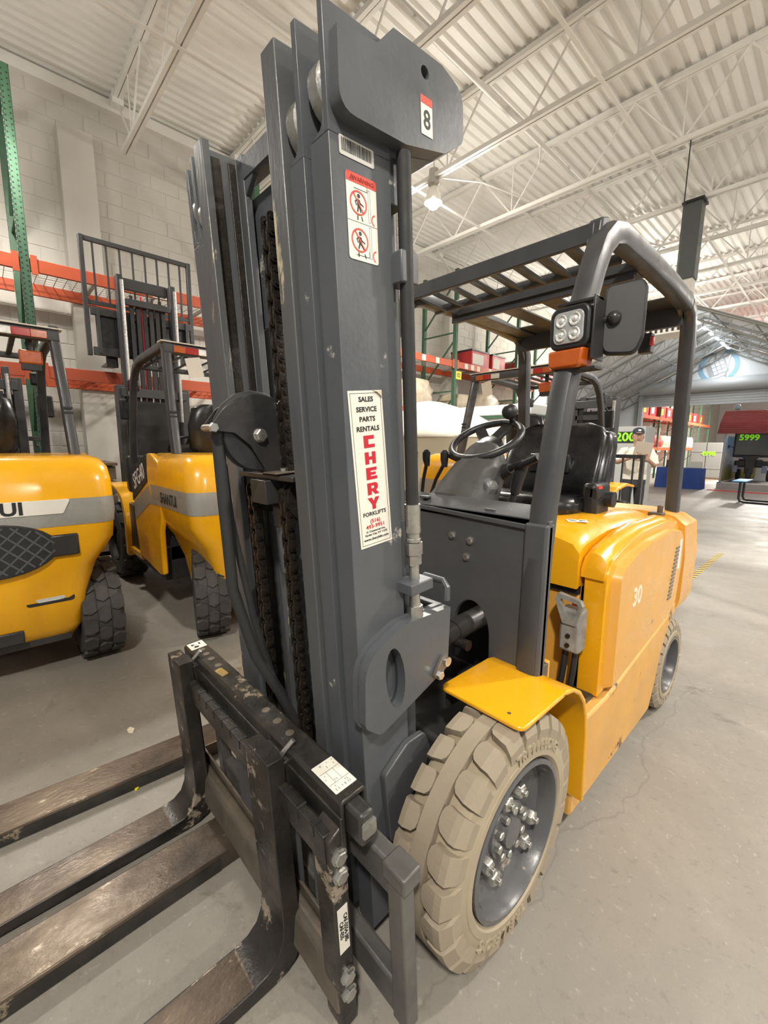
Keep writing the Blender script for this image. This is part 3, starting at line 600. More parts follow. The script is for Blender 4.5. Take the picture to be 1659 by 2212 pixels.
# side shifter: inverted channel cap, hook rail below it, end bars, lower bar
SXa, SXb = -.585, .455
cap = MB_(); cap.prism(rpoly([(-.118,.655),(-.118,.695),(-.108,.703),(-.052,.703),(-.042,.695),(-.042,.655),(-.052,.655),(-.052,.69),(-.108,.69),(-.108,.655)], 0), 'yz', SXa, SXb)
cap.obj('side_shifter_cap', BLACKW, T1, bevel=.003)
MB_().box(SXa+.01, SXb+.05, -.102,-.058,.60,.686).obj('side_shifter_ram', BLACK, T1, bevel=.01)
MB_().prism(rrect(-.1,-.06,.625,.668,.008), 'yz', SXb+.05, SXb+.054).obj('ram_end', STEEL, T1)
MB_().prism([(-.122,.545),(-.108,.545),(-.108,.66),(-.122,.66)], 'yz', SXa, SXb).obj('side_shifter_front_plate', BLACKW, T1, bevel=.003)
hk = MB_(); hk.prism([(-.160,.545),(-.118,.545),(-.118,.60),(-.135,.60),(-.135,.625),(-.160,.625)], 'yz', SXa+.01, SXb-.02); hk.obj('fork_hook_rail', BLACKW, T1, bevel=.003)
for i in range(15):
    x = SXa+.05+i*.066; MB_().box(x, x+.008, -.1615, -.134, .598, .6265).obj('rail_notch', PLAST, T1)
for x in (-.49,-.445,-.395,-.33, .03,.10,.17):
    MB_().cyl((x,-.08,.7025),(x,-.08,.7045),.0125,n=16).obj('cap_plug', DIRTY, T1, smooth=40)
MB_().prism(rpoly([(-.30,-.106),(-.245,-.10),(-.25,-.075),(-.305,-.08)], .006), 'xy', .703, .7055).obj('dried_paint_blob', mat('ochre_paint_lump', (.42,.27,.07), .7, 0, (.25,.16,.06), 40, .8, .8, 60), T1)
for x0, x1 in ((SXb-.075, SXb-.005), (SXa+.005, SXa+.06)):
    MB_().prism([(-.155,.035),(-.108,.035),(-.108,.64),(-.155,.615)], 'yz', x0, x1).obj('side_shifter_end_bar', FORKS, T1, bevel=.004)
def zsticker():
    Tz = TM @ frame(Vector((SXb-.0045, -.147, .282)), (0,1,0), (0,0,1)); s_ = plate(Tz, .030, .135, WHITE, T1, name='serial_label', r=.001, label='worn serial number label')
    for j, tx in enumerate(('CAF-E55', 'CAF-5554-385')): text(tx, .0150, INKB, Tz @ Matrix.Translation((.0085+.013*j, .068, .001)) @ Matrix.Rotation(R(-90), 4, 'Z'), s_, bold=.0003, sx=.95)
zsticker()
for c_ in (.565,.512,.205,.150):
    q = MB_(); hexnut(q, (SXb-.006,-.131,c_), (1,0,0), .018, .016); q.cyl((SXb-.006,-.131,c_),(SXb+.001,-.131,c_),.021,n=16); q.obj('end_bar_bolt', STEEL, T1)
MB_().prism([(-.165,.090),(-.125,.075),(-.105,.085),(-.105,.205),(-.125,.215),(-.150,.195)], 'yz', SXa+.02, SXb-.01).obj('side_shifter_lower_bar', DIRTY, T1, bevel=.012)
MB_().box(SXa+.02, SXb-.02, -.108,-.098,.19,.235).obj('lower_bar_rib', DIRTY, T1, bevel=.003)
for i in range(6): x = -.32+.05*i; MB_().cyl((x,-.158,.13),(x,-.153,.13),.005,n=8).obj('bar_hole', PLAST, T1)
for x in (-.2,.1,.28): MB_().box(x, x+.1, -.105,-.09,.2,.6).obj('side_shifter_web', DGREY if x<.2 else GREY, T1, bevel=.003)
# white instruction labels on the cap
Tz = TM @ frame(Vector((SXb-.13, -.1115, .7035)), (1,0,0), (0,1,0)); s_ = plate(Tz, .105, .062, WHITE, T1, name='instruction_label', r=.002, label='white instruction label with tables')
g = B(Tz)
for x in (.033,.075): g.box(x, x+.0008, .002,.060,.0008,.0011)
for y in (.02,.04): g.box(.034,.075,y,y+.0006,.0008,.0011)
g.obj('table_lines', INKB, s_)
gl = B(Tz)
for i in range(20): x = rnd.choice((.006,.018,.04,.052,.064,.08,.09)); y = .006+.0026*i; gl.box(x, x+rnd.uniform(.005,.009), y, y+.0009, .0008,.0011)
gl.obj('small_print', INKB, s_)
Tz = TM @ frame(Vector((SXa+.012, -.111, .7035)), (1,0,0), (0,1,0)); s_ = plate(Tz, .062, .060, WHITE, T1, name='hazard_label', r=.002, label='small white hazard pictogram label')
B(Tz).prism([(.012,.012),(.03,.012),(.021,.028)], 'xy', .0008,.0011).prism([(.035,.02),(.05,.014),(.052,.03),(.04,.036)], 'xy', .0008,.0011).box(.012,.03,.04,.046,.0008,.0011).obj('pictogram', INKB, s_)
# forks
def fork(x0, x1, name='fork'):
    pts = [(-.551,.692),(-.599,.692),(-.566,.17),(-.570,.125),(-.586,.085),(-.615,.062),(-.66,.054),(-1.1,.047),(-1.64,.020),(-1.66,.014),(-1.66,.009),(-.60,.008),(-.558,.016),(-.530,.036),(-.516,.07),(-.512,.12)]
    root = B().prism(pts, 'yz', x0, x1).obj(name, FORKS, T1, bevel=.004)
    root.data.materials.append(RUST)
    bl = B().prism([(-.60,.060),(-.66,.0545),(-1.1,.0475),(-1.6,.0225),(-1.6,.0215),(-1.1,.0465),(-.66,.0535),(-.60,.059)], 'yz', x0+.006, x1-.006).obj('blade_wear_face', RUST, root)
    MB_().box(x0+.01, x1-.01, -.14,-.10,.60,.675).obj('fork_hook', BLACKW, root, bevel=.004)
    q = MB_(); q.cyl(((x0+x1)/2+.03,-.145,.67),((x0+x1)/2+.055,-.10,.725),.007,n=10); q.cyl(((x0+x1)/2+.035,-.14,.678),((x0+x1)/2+.012,-.15,.66),.010,n=10); q.obj('fork_lock_pin', STEEL, root, smooth=40)
fork(-.565,-.435); fork(.105,.236)
# two fork extensions lying loose on the floor
def sleeve(cx, y0, y1, rz, label):
    t = thing('fork_extension', label, 'fork extension', (cx, (y0+y1)/2, .0), R(rz), group='loose fork extensions on the floor'); L_ = (y1-y0)/2; w_ = .083
    b = B(); b.loft([[(-w_,yy,zb),(w_,yy,zb),(w_,yy,zt),(-w_,yy,zt)] for yy, zb, zt in ((L_,.002,.066),(-L_+.3,.002,.060),(-L_,.002,.022))]); b.obj('sleeve', RUST, t, bevel=.004)
    B().box(-w_-.002, -w_+.002, -L_+.25, L_-.1, .004, .05).obj('side_plate', BLACKW, t); B().box(w_-.002, w_+.002, -L_+.25, L_-.1, .004, .05).obj('side_plate', BLACKW, t)
sleeve(-.92, -2.3, -.30, -3.5, 'brown steel fork extension lying on the floor beyond both forks')
sleeve(-.262, -2.25, -.475, 1.0, 'brown steel fork extension lying on the floor between the two forks')
# ---- chassis ----
# front cowl panel with arches for the tilt cylinders
def arch(cx, w_, z0, zt): return [(cx-w_,z0)]+[(cx+w_,z0)]+circ(cx, zt-w_*1.15, w_, 13, 0, 180, w_*1.15)
cp = [(-.515,.66),(-.30,.66)]+[(p[0]*1,p[1]) for p in reversed(circ(-.225,.79,.085,13,0,180,.125))][0:0]
def cowl():
    ar = circ(.232,.79,.082,15,0,180,.125)
    R_ = [(.155,.655),(.15,.79)]; right = ar  # from +x to -x
    pts = [(.52,.665),(.52,1.262),(-.52,1.262),(-.52,.665),(-.318,.655)]+[(-p[0],p[1]) for p in ar]+[(-.148,.655),(.148,.655)]+ar[::-1]+[(.318,.655)]
    b = B(); b.prism(pts, 'xz', .262, .285); return b.obj('front_cowl', DGREY, T1, bevel=.004)
cowl()
B().prism(rpoly([(.262,1.225),(.262,1.262),(.33,1.30),(.345,1.285),(.29,1.24)], .003), 'yz', -.50, .50).obj('cowl_top_lip', DGREY, T1, bevel=.003)
B().prism([(-.50,1.255),(.505,1.222),(.505,1.24),(-.50,1.273)], 'xz', .252, .264).obj('cowl_ledge', DGREY, T1, bevel=.003)
B().box(-.30,-.04,.258,.266,1.17,1.225).obj('cowl_seam', PLAST, T1)
for x, z in ((.131,1.154),(.215,1.147),(.201,1.081)):
    q = B(); hexnut(q, (x,.262,z), (0,-1,0), .013, .010); q.cyl((x,.262,z),(x,.258,z),.016,n=16); q.obj('cowl_bolt', STEEL, T1)
for x, z in ((-.035,1.262),(.285,1.245)): B().box(x-.02,x+.02,.27,.30,z+.02,z+.03).obj('cowl_clip', DGREY, T1, bevel=.002)
# dark machinery seen through the arches
B().box(-.33,.33,.50,.66,.30,1.0).obj('bulkhead', PLAST, T1); B().box(-.5,.5,.30,.72,.28,.44).obj('floor_pan', BLACK, T1)
B().box(-.36,.36,-.02,.50,.30,.52).obj('drive_axle_housing', BLACK, T1, bevel=.02)
for s in (1,-1):
    B().cyl((s*.225,-.02,.80),(s*.225,.10,.815),.03,n=16).cyl((s*.225,.10,.815),(s*.225,.16,.82),.038,n=16).cyl((s*.225,.16,.82),(s*.225,.48,.84),.042,n=18).obj('tilt_cylinder', BLACK, T1, smooth=35)
    B().box(s*.225-.03,s*.225+.03,-.10,-.02,.76,.83).obj('tilt_clevis', GREASE, T1, bevel=.008)
    B().cyl((s*.16,.16,.79),(s*.30,.16,.79),.02,n=12).obj('tilt_pin', GREASE, T1, smooth=40)
B().bar((.05,.42,.93),(.45,.42,.88),.012,.012).bar((.05,.42,.91),(.45,.42,.855),.008,.008).obj('wiper_linkage', STEEL, T1)
B().box(.28,.40,.40,.48,.58,.86).obj('pump_housing', DGREY, T1, bevel=.03)
# fenders
def fender(s):
    t = .014; prof = [(.205,.735),(.23,.735),(.29,.722),(.345,.69),(.39,.64),(.42,.57),(.437,.48),(.448,.35),(.455,.205)]
    outer = [(y, z) for y, z in prof]; inner = [(.205,.735-t),(.225,.735-t),(.283,.708),(.335,.677),(.378,.63),(.406,.565),(.423,.48),(.434,.35),(.441,.205)]
    b = B(); x0, x1 = (.335,.63) if s > 0 else (-.63,-.335); b.prism(outer+inner[::-1], 'yz', x0, x1)
    f = b.obj('fender', YEL if s > 0 else YELF, T1, bevel=.005)
    # front flap with rounded corners continues forward of the cowl
    fl = rpoly([(s*.336,.225),(s*.336,-.045),(s*.63,-.045),(s*.63,.225)], [0,.03,.03,0]); B().prism(fl, 'xy', .7212, .7352).obj('fender_top', YEL, f, bevel=.004)
    B().cyl((s*.565,-.005,.735),(s*.565,-.005,.7355),.006,n=10).obj('rivet', DIRTY, f)
    B().box(min(s*.345,s*.36), max(s*.345,s*.36), -.02,.25,.66,.722).obj('fender_bracket', BLACK, f)
    return f
fender(1); fender(-1)
def wm():
    m = mat('fender_stain', (.05,.03,.01), .6, alpha=1); return m
# floor step plate beside the battery
B().prism([(.43,.50),(.71,.49),(.71,.455),(.43,.465)], 'yz', .33, .545).obj('step_plate', BLACK, T1, bevel=.006)
for x, y in ((.44,.58),(.50,.58),(.44,.64),(.50,.64),(.52,.53),(.47,.52)): B().cyl((x,y,.493),(x,y,.503),.012,.008,n=12).obj('step_stud', STEEL, T1, smooth=40)
# lower chassis side
cs = [(.455,.10),(1.40,.13),(1.46,.25),(1.53,.42),(1.60,.52),(1.75,.60),(1.98,.605),(1.98,.66),(1.62,.64),(1.58,.60),(.76,.475),(.60,.475),(.455,.48)]
for x0, x1 in ((.535,.585),(-.585,-.535)): B().prism(cs, 'yz', x0, x1).obj('chassis_side', YELD, T1, bevel=.01)
B().box(-.54,.54,.55,1.35,.14,.45).obj('battery_tray', BLACK, T1)
# side door (big faceted panel) and battery hood
def door(s):
    sd = 1 if s > 0 else -1
    ol = rpoly([(.70,.482),(1.555,.60),(1.70,.64),(1.725,.88),(1.705,1.05),(1.64,1.115),(1.45,1.135),(1.10,1.128),(.90,1.10),(.735,1.055),(.69,1.0)], [.006,.05,.05,.1,.05,.06,.2,.3,.2,.05,.05], 5)
    x0, x1 = (.475,.562) if s > 0 else (-.562,-.475)
    d = B().prism(ol, 'yz', x0, x1).obj('battery_side_door', YEL, T1, bevel=.014, seg=3)
    il = rpoly([(.745,.50),(1.54,.612),(1.66,.66),(1.70,.88),(1.685,1.02),(1.62,1.075),(1.44,1.095),(1.10,1.088),(.90,1.062),(.775,1.028),(.732,.985)], [.006,.05,.05,.1,.05,.05,.2,.3,.2,.05,.05], 5)
    xa, xb = (.565,.600) if s > 0 else (-.600,-.565)
    n = len(il); cy = sum(p[0] for p in il)/n; cz = sum(p[1] for p in il)/n
    il2 = [(cy+(y-cy)*.965, cz+(z-cz)*.955) for y, z in il]
    b = B(); X = (.556,.595) if s > 0 else (-.556,-.595)
    b.loft([[(X[0],y,z) for y, z in il], [(X[1],y,z) for y, z in il2]]); b.obj('door_panel', YELF, d, smooth=25)
    return d
DR = door(1); door(-1)
T30 = frame(Vector((.5955, .90, .80)), (0,1,0), (0,0,1))
text('30', .115, mat('white_stencil', (.78,.72,.60), .6, 0, (.74,.58,.36), 30, .6), T30 @ Matrix.Translation((.07,.06,0)), DR, name='stencil_number', bold=.0025, sx=1.0)
vt = B()
for i in range(14):
    z = .72+.02*i; vt.box(.593,.599, 1.47+.005*i, 1.53+.005*i, z, z+.010)
vt.obj('vent_grille', mat('grille_grey', (.16,.155,.15), .6), DR)
B().box(.593,.5965,1.60,1.64,.86,1.02).obj('data_plate', WHITE, DR)
# battery hood: arched top, sides, seam
def hood():
    prof = [(.655,1.09),(.66,1.13),(.69,1.152),(.78,1.172),(.95,1.192),(1.25,1.19),(1.55,1.165),(1.72,1.13)]
    b = B(); rings = []
    for y, z in prof:
        rings.append([(-.46,y,.93),(-.46,y,z-.055),(-.43,y,z-.02),(-.36,y,z-.002),(-.2,y,z),(.2,y,z),(.36,y,z-.002),(.43,y,z-.02),(.46,y,z-.055),(.46,y,.93)])
    b.loft(rings); return b.obj('battery_hood', YEL, T1, smooth=35)
hood()
def shoulder(s):
    prof = [(.68,1.04),(.70,1.085),(.76,1.108),(.90,1.14),(1.10,1.163),(1.45,1.162),(1.68,1.13),(1.72,1.10)]
    b = B(); b.loft([[(s*.463,y,.98),(s*.463,y,z-.03),(s*.475,y,z-.012),(s*.50,y,z-.004),(s*.53,y,z-.012),(s*.553,y,z-.04),(s*.553,y,.98)] for y, z in prof]); b.obj('hood_shoulder', YEL, T1, smooth=40)
shoulder(1); shoulder(-1)
B().box(-.46,.46,.685,.72,.48,.94).obj('hood_front', YELF, T1, bevel=.01)
B().box(.30,.46,.675,.70,.90,.935).obj('hood_gap', PLAST, T1)
# rear counterweight
b = B(); b.loft([[(-w_,y0,.42),(w_,y0,.42),(w_,y1,.42),(-w_,y1,.42)] if False else [(-w_,1.72,z),(w_,1.72,z),(w_,1.72+d*.7,z),(w_-.1,1.72+d,z),(-w_+.1,1.72+d,z),(-w_,1.72+d*.7,z)] for z, w_, d in ((.60,.585,.30),(.66,.60,.36),(.9,.60,.40),(1.08,.585,.38),(1.125,.53,.32),(1.14,.45,.25))]); b.obj('counterweight', YELF, T1, smooth=40)
b = B(); b.loft([[(-w_,2.0,z),(w_,2.0,z),(w_,2.0+d,z),(-w_,2.0+d,z)] for z, w_, d in ((.18,.44,.06),(.3,.47,.10),(.62,.5,.10))]); b.obj('counterweight_lower', YELF, T1, bevel=.02)
B().box(-.5,.5,1.35,2.0,.35,.62).obj('rear_frame', BLACK, T1)
B().cyl((-.5,1.74,.262),(.5,1.74,.262),.05,n=14).obj('steer_axle', BLACK, T1, smooth=40)
B().box(.43,.50,1.60,1.66,1.13,1.15).cyl((.48,1.63,1.14),(.48,1.63,1.19),.014,n=10).obj('hood_latch', DIRTY, T1, bevel=.004)
# warning label on hood
Tz = frame(Vector((.345,.80,1.1745)), (.085,.07,0), (-.05,.06,.008)); s_ = plate(Tz, .085, .042, WHITE, T1, name='hood_label', r=.002, label='white pictogram label on yellow hood')
B(Tz).prism([(.01,.022),(.04,.014),(.035,.024),(.02,.03)], 'xy', .0008,.0012).prism([(.048,.014),(.072,.02),(.06,.03),(.05,.022)], 'xy', .0008,.0012).prism(circ(.012,.031,.004,10), 'xy', .0008,.0012).prism(circ(.075,.028,.004,10), 'xy', .0008,.0012).obj('pictogram', INKB, s_)
# battery connector and cables
b = B(); b.box(.425,.51,.60,.675,.68,.86).obj('battery_connector', CONN, T1, bevel=.012)
B().prism([(.44,.80),(.405,.89),(.415,.92),(.505,.905),(.515,.885),(.495,.80)], 'xz', .592, .615, holes=[[(.452,.83),(.425,.888),(.43,.90),(.495,.89),(.50,.88),(.485,.83)]]).obj('connector_handle', CONN, T1, bevel=.004)
B().box(.465,.495,.61,.625,.875,.895).obj('red_tab', INKO, T1, bevel=.004)
for z in (.71,.75): B().cyl((.465,.60,z),(.465,.594,z),.010,n=6).obj('connector_screw', GREASE, T1)
for x in (.495,.535): B().tube([(x-.05,.64,.69),(x-.055,.64,.59),(x-.07,.655,.49)], .013, 8).obj('battery_cable', RUBB, T1, smooth=40)
B().box(.44,.50,.30,.37,.66,.73).obj('cable_bracket', DIRTY, T1, bevel=.004)
B().box(.40,.47,.30,.45,.48,.70).obj('chassis_post', YELF, T1, bevel=.006)
# ---- overhead guard ----
OG = mat('guard_grey_paint', (.046,.047,.050), .40, 0, (.06,.06,.062), 5, .5, .08, 90)
def rp(w_, h_, r=.012): return rrect(-w_/2, w_/2, -h_/2, h_/2, r, 3)
for s in (1,-1):
    # leg and front pillar: widens towards the foot
    leg = [(s*.478,.272,.665),(s*.478,.275,1.0),(s*.478,.30,1.30),(s*.478,.372,1.66),(s*.478,.47,1.96),(s*.478,.53,2.10),(s*.478,.575,2.18),(s*.478,.64,2.235),(s*.478,.72,2.258),(s*.478,1.0,2.262),(s*.478,1.4,2.255),(s*.478,1.68,2.235),(s*.478,1.755,2.20),(s*.478,1.785,2.13),(s*.478,1.82,1.7),(s*.478,1.885,1.05)]
    B().sweep(rp(.082,.072,.02), leg[:9]+leg[9:12], up=(s,0,0.0001)).obj('guard_side_rail', OG, T1, smooth=40)
    B().sweep(rp(.074,.066,.015), [(s*.478,1.70,2.228),(s*.478,1.752,2.20),(s*.478,1.79,2.12),(s*.478,1.83,1.7),(s*.478,1.89,1.04)], up=(s,0,.0001)).obj('guard_rear_pillar', OG, T1, smooth=40)
    B().prism(rpoly([(.44,.65),(.52,.65),(.52,1.25),(.44,1.25)], .01) if s > 0 else rpoly([(-.52,.65),(-.44,.65),(-.44,1.25),(-.52,1.25)], .01), 'xz', .245, .30).obj('pillar_foot', DGREY, T1, bevel=.012)
    B().prism([(1.60,2.22),(1.76,2.20),(1.80,2.05),(1.77,2.05),(1.70,2.16)], 'yz', min(s*.455,s*.47), max(s*.455,s*.47)).obj('corner_gusset', OG, T1)
B().prism([(.575,2.205),(.595,2.205),(.595,2.268),(.575,2.268)], 'yz', -.50, .45).obj('guard_front_beam', OG, T1, bevel=.003)
B().prism(rpoly([(.57,2.19),(.66,2.16),(.70,2.26),(.64,2.298),(.585,2.28)], .02), 'yz', .425, .475).obj('guard_front_lug', OG, T1, bevel=.008)
B().cyl((-.50,.865,2.232),(.44,.865,2.232),.021,n=14).obj('guard_round_bar', OG, T1, smooth=40)
for i in range(8):
    x = -.45+i*.112; B().bar((x,.585,2.243),(x,.86,2.225),.072,.012, up=(.35,0,1)).obj('guard_slat', OG, T1, bevel=.002)
B().prism([(1.00,2.19),(1.03,2.19),(1.03,2.262),(1.00,2.262)], 'yz', -.50, .45).obj('guard_mid_beam', OG, T1, bevel=.003)
B().prism([(-.47,.985),(.45,.985),(.45,1.12),(-.47,1.12)], 'xy', 2.222, 2.232, holes=[rrect(-.03,.075,1.03,1.08,.02), rrect(.19,.30,1.03,1.08,.02)]).obj('guard_plate', OG, T1)
for i in range(4):
    x = -.40+i*.22; B().box(x-.05,x+.05,1.03,1.75,2.215,2.225).obj('guard_rear_slat', OG, T1, bevel=.002)
B().prism([(1.68,2.13),(1.71,2.13),(1.71,2.235),(1.68,2.235)], 'yz', -.47, .47).obj('guard_rear_beam', OG, T1, bevel=.003)
B().box(-.47,.47,1.50,1.70,2.228,2.234).obj('guard_rear_plate', OG, T1)
# ---- head lamp, indicator, mirror on the right-hand pillar ----
LB = B(); LB.box(.44,.57,.37,.41,1.946,1.956).box(.563,.570,.35,.44,1.77,1.956).obj('lamp_bracket', BLACK, T1, bevel=.002)
Tl = frame(Vector((.494, .362, 1.872)), (1,-.10,0), (0,-.04,1)) @ Matrix.Diagonal((1.06,1.12,1,1))
hl = B(Tl); hl.prism(rrect(-.062,.062,-.058,.058,.026,6), 'xy', -.05, .014, holes=[]); HL = hl.obj('work_lamp', PLAST, T1, bevel=.006)
B(Tl).prism(rrect(-.047,.047,-.043,.043,.018,6), 'xy', .012, .018).obj('lamp_lens', mat('lamp_glass_face', (.42,.43,.42), .2, .2), HL, bevel=.002)
for i in range(2):
    for j in range(2):
        cx, cy = -.021+.042*i, -.019+.038*j
        q = B(Tl)._lathe2([(.0185,.019),(.016,.023),(.010,.020),(.004,.024),(.0005,.024),(.0005,.018),(.0185,.019)], Vector((cx,cy,0)), Vector((0,0,1)), 12); q.obj('reflector_cup', LENS, HL)
Ti = frame(Vector((.490, .365, 1.776)), (1,-.10,0), (0,0.03,1))
b = B(Ti); b.loft([[(-.062,.030,z),(.060,.030,z),(.054,-.024,z),(.045,-.028,z),(-.050,-.028,z),(-.058,-.020,z)] if False else [(x*k,y*k2,z) for x, y in ((-.062,.030),(.060,.030),(.054,-.022),(.045,-.028),(-.048,-.028),(-.058,-.020))] for z, k, k2 in ((-.05,1,1),(.012,1,1),(.022,.93,.88))]); b.obj('indicator_lens', AMB, T1, bevel=.004)
B(Ti).box(-.03,.09,-.036,-.029,-.05,-.0).obj('indicator_mount', BLACK, T1)
Tmr = frame(Vector((.612, .46, 1.895)), (.96,.28,0), (-.02,.0,1))
mp = rpoly([(-.055,-.105),(.045,-.112),(.062,-.06),(.062,.09),(.045,.112),(-.055,.105)], [.03,.03,.03,.03,.02,.02], 5)
B(Tmr).prism(mp, 'xy', -.012, .012).obj('mirror', PLAST, T1, bevel=.008)
B(Tmr).prism([(x*.88,y*.92) for x, y in mp], 'xy', .012, .016).obj('mirror_back_panel', mat('mirror_back', (.05,.05,.05), .5), T1)
B().cyl((.51,.43,1.90),(.60,.44,1.895),.012,n=10).ball((.595,.435,1.897),.022,10,7).obj('mirror_arm', BLACK, T1, smooth=50)
B().box(.30,.36,1.60,1.66,2.00,2.10).obj('tail_lamp_housing', PLAST, T1, bevel=.005); B().box(.355,.375,1.585,1.62,2.03,2.08).obj('tail_lamp_lens', REDL, T1, bevel=.008)
# ---- operator station ----
SW = Vector((.022,.62,1.525)); sn = Vector((0,-.52,.86)).normalized(); Ts = frame(SW, (1,0,0), Vector((0,.86,.52)))
b = B(Ts); b.tube([(.157*math.cos(R(a)), .157*math.sin(R(a)), 0) for a in range(0,360,10)], .0165, 10, True); STW = b.obj('steering_wheel', PLAST, T1, smooth=60)
B(Ts).bar((0,.0,-.03),(-.10,.11,-.005),.05,.018).bar((0,0,-.03),(.10,-.115,-.005),.05,.018).bar((0,0,-.03),(.04,.145,-.005),.06,.018).obj('wheel_spoke', PLAST, STW, bevel=.006)
B(Ts).rings([((0,0,-.10),.05),((0,0,-.06),.07),((0,0,-.02),.068),((0,0,-.005),.045),((0,0,-.003),.0)], 24).obj('wheel_hub', PLAST, STW, smooth=35)
B(Ts).cyl((.06,.142,.0),(.06,.142,.04),.012,n=10).ball((.06,.142,.062),(.036,.036,.034),14,9).obj('spinner_knob', PLAST, STW, smooth=60)
COLM = mat('column_grey_plastic', (.055,.055,.054), .36, 0, (.075,.073,.068), 6, .6)
b = B(); cr = []
for t, hw, hd in ((0.,.135,.13),(.35,.115,.115),(.75,.095,.095),(.95,.08,.08),(1.,.06,.06)):
    c_ = Vector((.03,.40,1.20)).lerp(Vector((.05,.615,1.475)), t); e = Vector((0,-.77,.60)); r_ = Vector((1,0,0)); nrm = Vector((0,.79,-.61))
    cr.append([c_+r_*hw*x+Vector((0,-.6,.75))*hd*y for x, y in ((-1,-.8),(1,-.8),(1,.3),(.8,.75),(.35,1),(-.35,1),(-.8,.75),(-1,.3))])
b.loft(cr); b.obj('steering_column', COLM, T1, bevel=.012)
B().tube([(.12,.60,1.40),(.17,.585,1.405),(.30,.565,1.455)], .014, 10).cyl((.22,.578,1.42),(.31,.563,1.458),.018,n=12).obj('direction_lever', PLAST, T1, smooth=40)
B().cyl((.11,.60,1.38),(.175,.585,1.405),.042,.022,n=14).obj('lever_boot', RUBB, T1, smooth=40)
B().tube([(-.03,.60,1.41),(-.08,.585,1.43),(-.14,.57,1.455)], .016, 10).obj('light_stalk', PLAST, T1, smooth=40)
for i, (x, xt, z) in enumerate(((-.30,-.305,1.46),(-.27,-.225,1.455),(-.225,-.115,1.45))):
    lv = B().tube([(x,.52,1.22),((x+xt)/2,.51,1.34),(xt*.98,.50,1.42)], .0085, 8).obj('hydraulic_lever', PLAST, T1, smooth=40)
    B().rings([((xt*.97,.50,1.40),.012),((xt,.50,1.435),.018),((xt,.50,1.465),.019),((xt,.50,1.478),.008)], 12).obj('lever_knob', PLAST, lv, smooth=40)
B().box(-.42,.10,.44,.60,1.10,1.24).obj('lever_console', DGREY, T1, bevel=.02)
B().prism([(.0,1.22),(.10,1.22),(.17,1.33),(.15,1.36),(.10,1.34)], 'xz', .45, .52).obj('column_side_cover', mat('cover_pale', (.16,.165,.165), .35), T1, bevel=.01)
b = B(); b.tube([(.17,.60,1.22),(.19,.60,1.30),(.225,.60,1.41)], .014, 10).obj('parking_brake_lever', PLAST, T1, smooth=40)
B().rings([((.192,.60,1.30),.020),((.198,.6,1.33),.025),((.207,.6,1.36),.024),((.217,.6,1.395),.026),((.235,.6,1.44),.018)], 14).obj('brake_grip', PLAST, T1, smooth=50)
B().box(.12,.30,.50,.68,1.16,1.245).obj('brake_console', COLM, T1, bevel=.03)
# seat
b = B(); rs = []
for t, w_, th, y, z in ((0,.20,.05,.90,1.19),(.1,.25,.075,.885,1.23),(.3,.27,.085,.905,1.33),(.55,.27,.085,.95,1.45),(.8,.255,.075,1.0,1.555),(.93,.22,.06,1.03,1.60),(1,.15,.03,1.04,1.625)):
    rs.append([(.045+w_*math.copysign(abs(math.cos(R(a)))**.6, math.cos(R(a))), .33+y+th*math.copysign(abs(math.sin(R(a)))**.7, math.sin(R(a)))-.05*abs(math.cos(R(a)))**3, z) for a in range(0,360,15)])
b.loft(rs); SE = b.obj('seat_backrest', SEAT, T1, smooth=60)
B().prism(rrect(-.05,.17,1.36,1.46,.01), 'xz', 1.15, 1.185).obj('backrest_inset', SEAT, SE, bevel=.008)
for s in (1,-1):
    b = B(); b.loft([[(.06+s*x0,y,z),(.06+s*x1,y,z),(.06+s*x1,y+.12,z),(.06+s*x0,y+.12,z)] for z, x0, x1, y in ((1.22,.17,.27,1.15),(1.35,.19,.285,1.17),(1.5,.18,.275,1.24),(1.58,.17,.25,1.29))]); b.obj('seat_bolster', SEAT, SE, bevel=.03, seg=3)
b = B(); b.loft([[(.045+w_*math.copysign(abs(math.cos(R(a)))**.5, math.cos(R(a))), 1.08+d*math.copysign(abs(math.sin(R(a)))**.5, math.sin(R(a))), z) for a in range(0,360,15)] for z, w_, d in ((1.16,.24,.19),(1.19,.27,.22),(1.235,.27,.22),(1.26,.25,.20),(1.265,.18,.15))]); b.obj('seat_cushion', SEAT, T1, smooth=60)
B().box(.30,.37,1.02,1.20,1.17,1.33).obj('seat_side_bracket', PLAST, T1, bevel=.02)
B().cyl((.365,1.15,1.25),(.405,1.15,1.25),.038,n=20).obj('recliner_knob', PLAST, T1, smooth=35)
B().box(.335,.374,1.02,1.09,1.26,1.31).obj('belt_buckle', PLAST, T1, bevel=.006); B().box(.345,.376,1.03,1.07,1.305,1.318).obj('belt_button', INKO, T1)
B().tube([(.24,1.29,1.50),(.30,1.30,1.50),(.33,1.30,1.50)], .014, 8).obj('seat_hook', PLAST, T1, smooth=40)
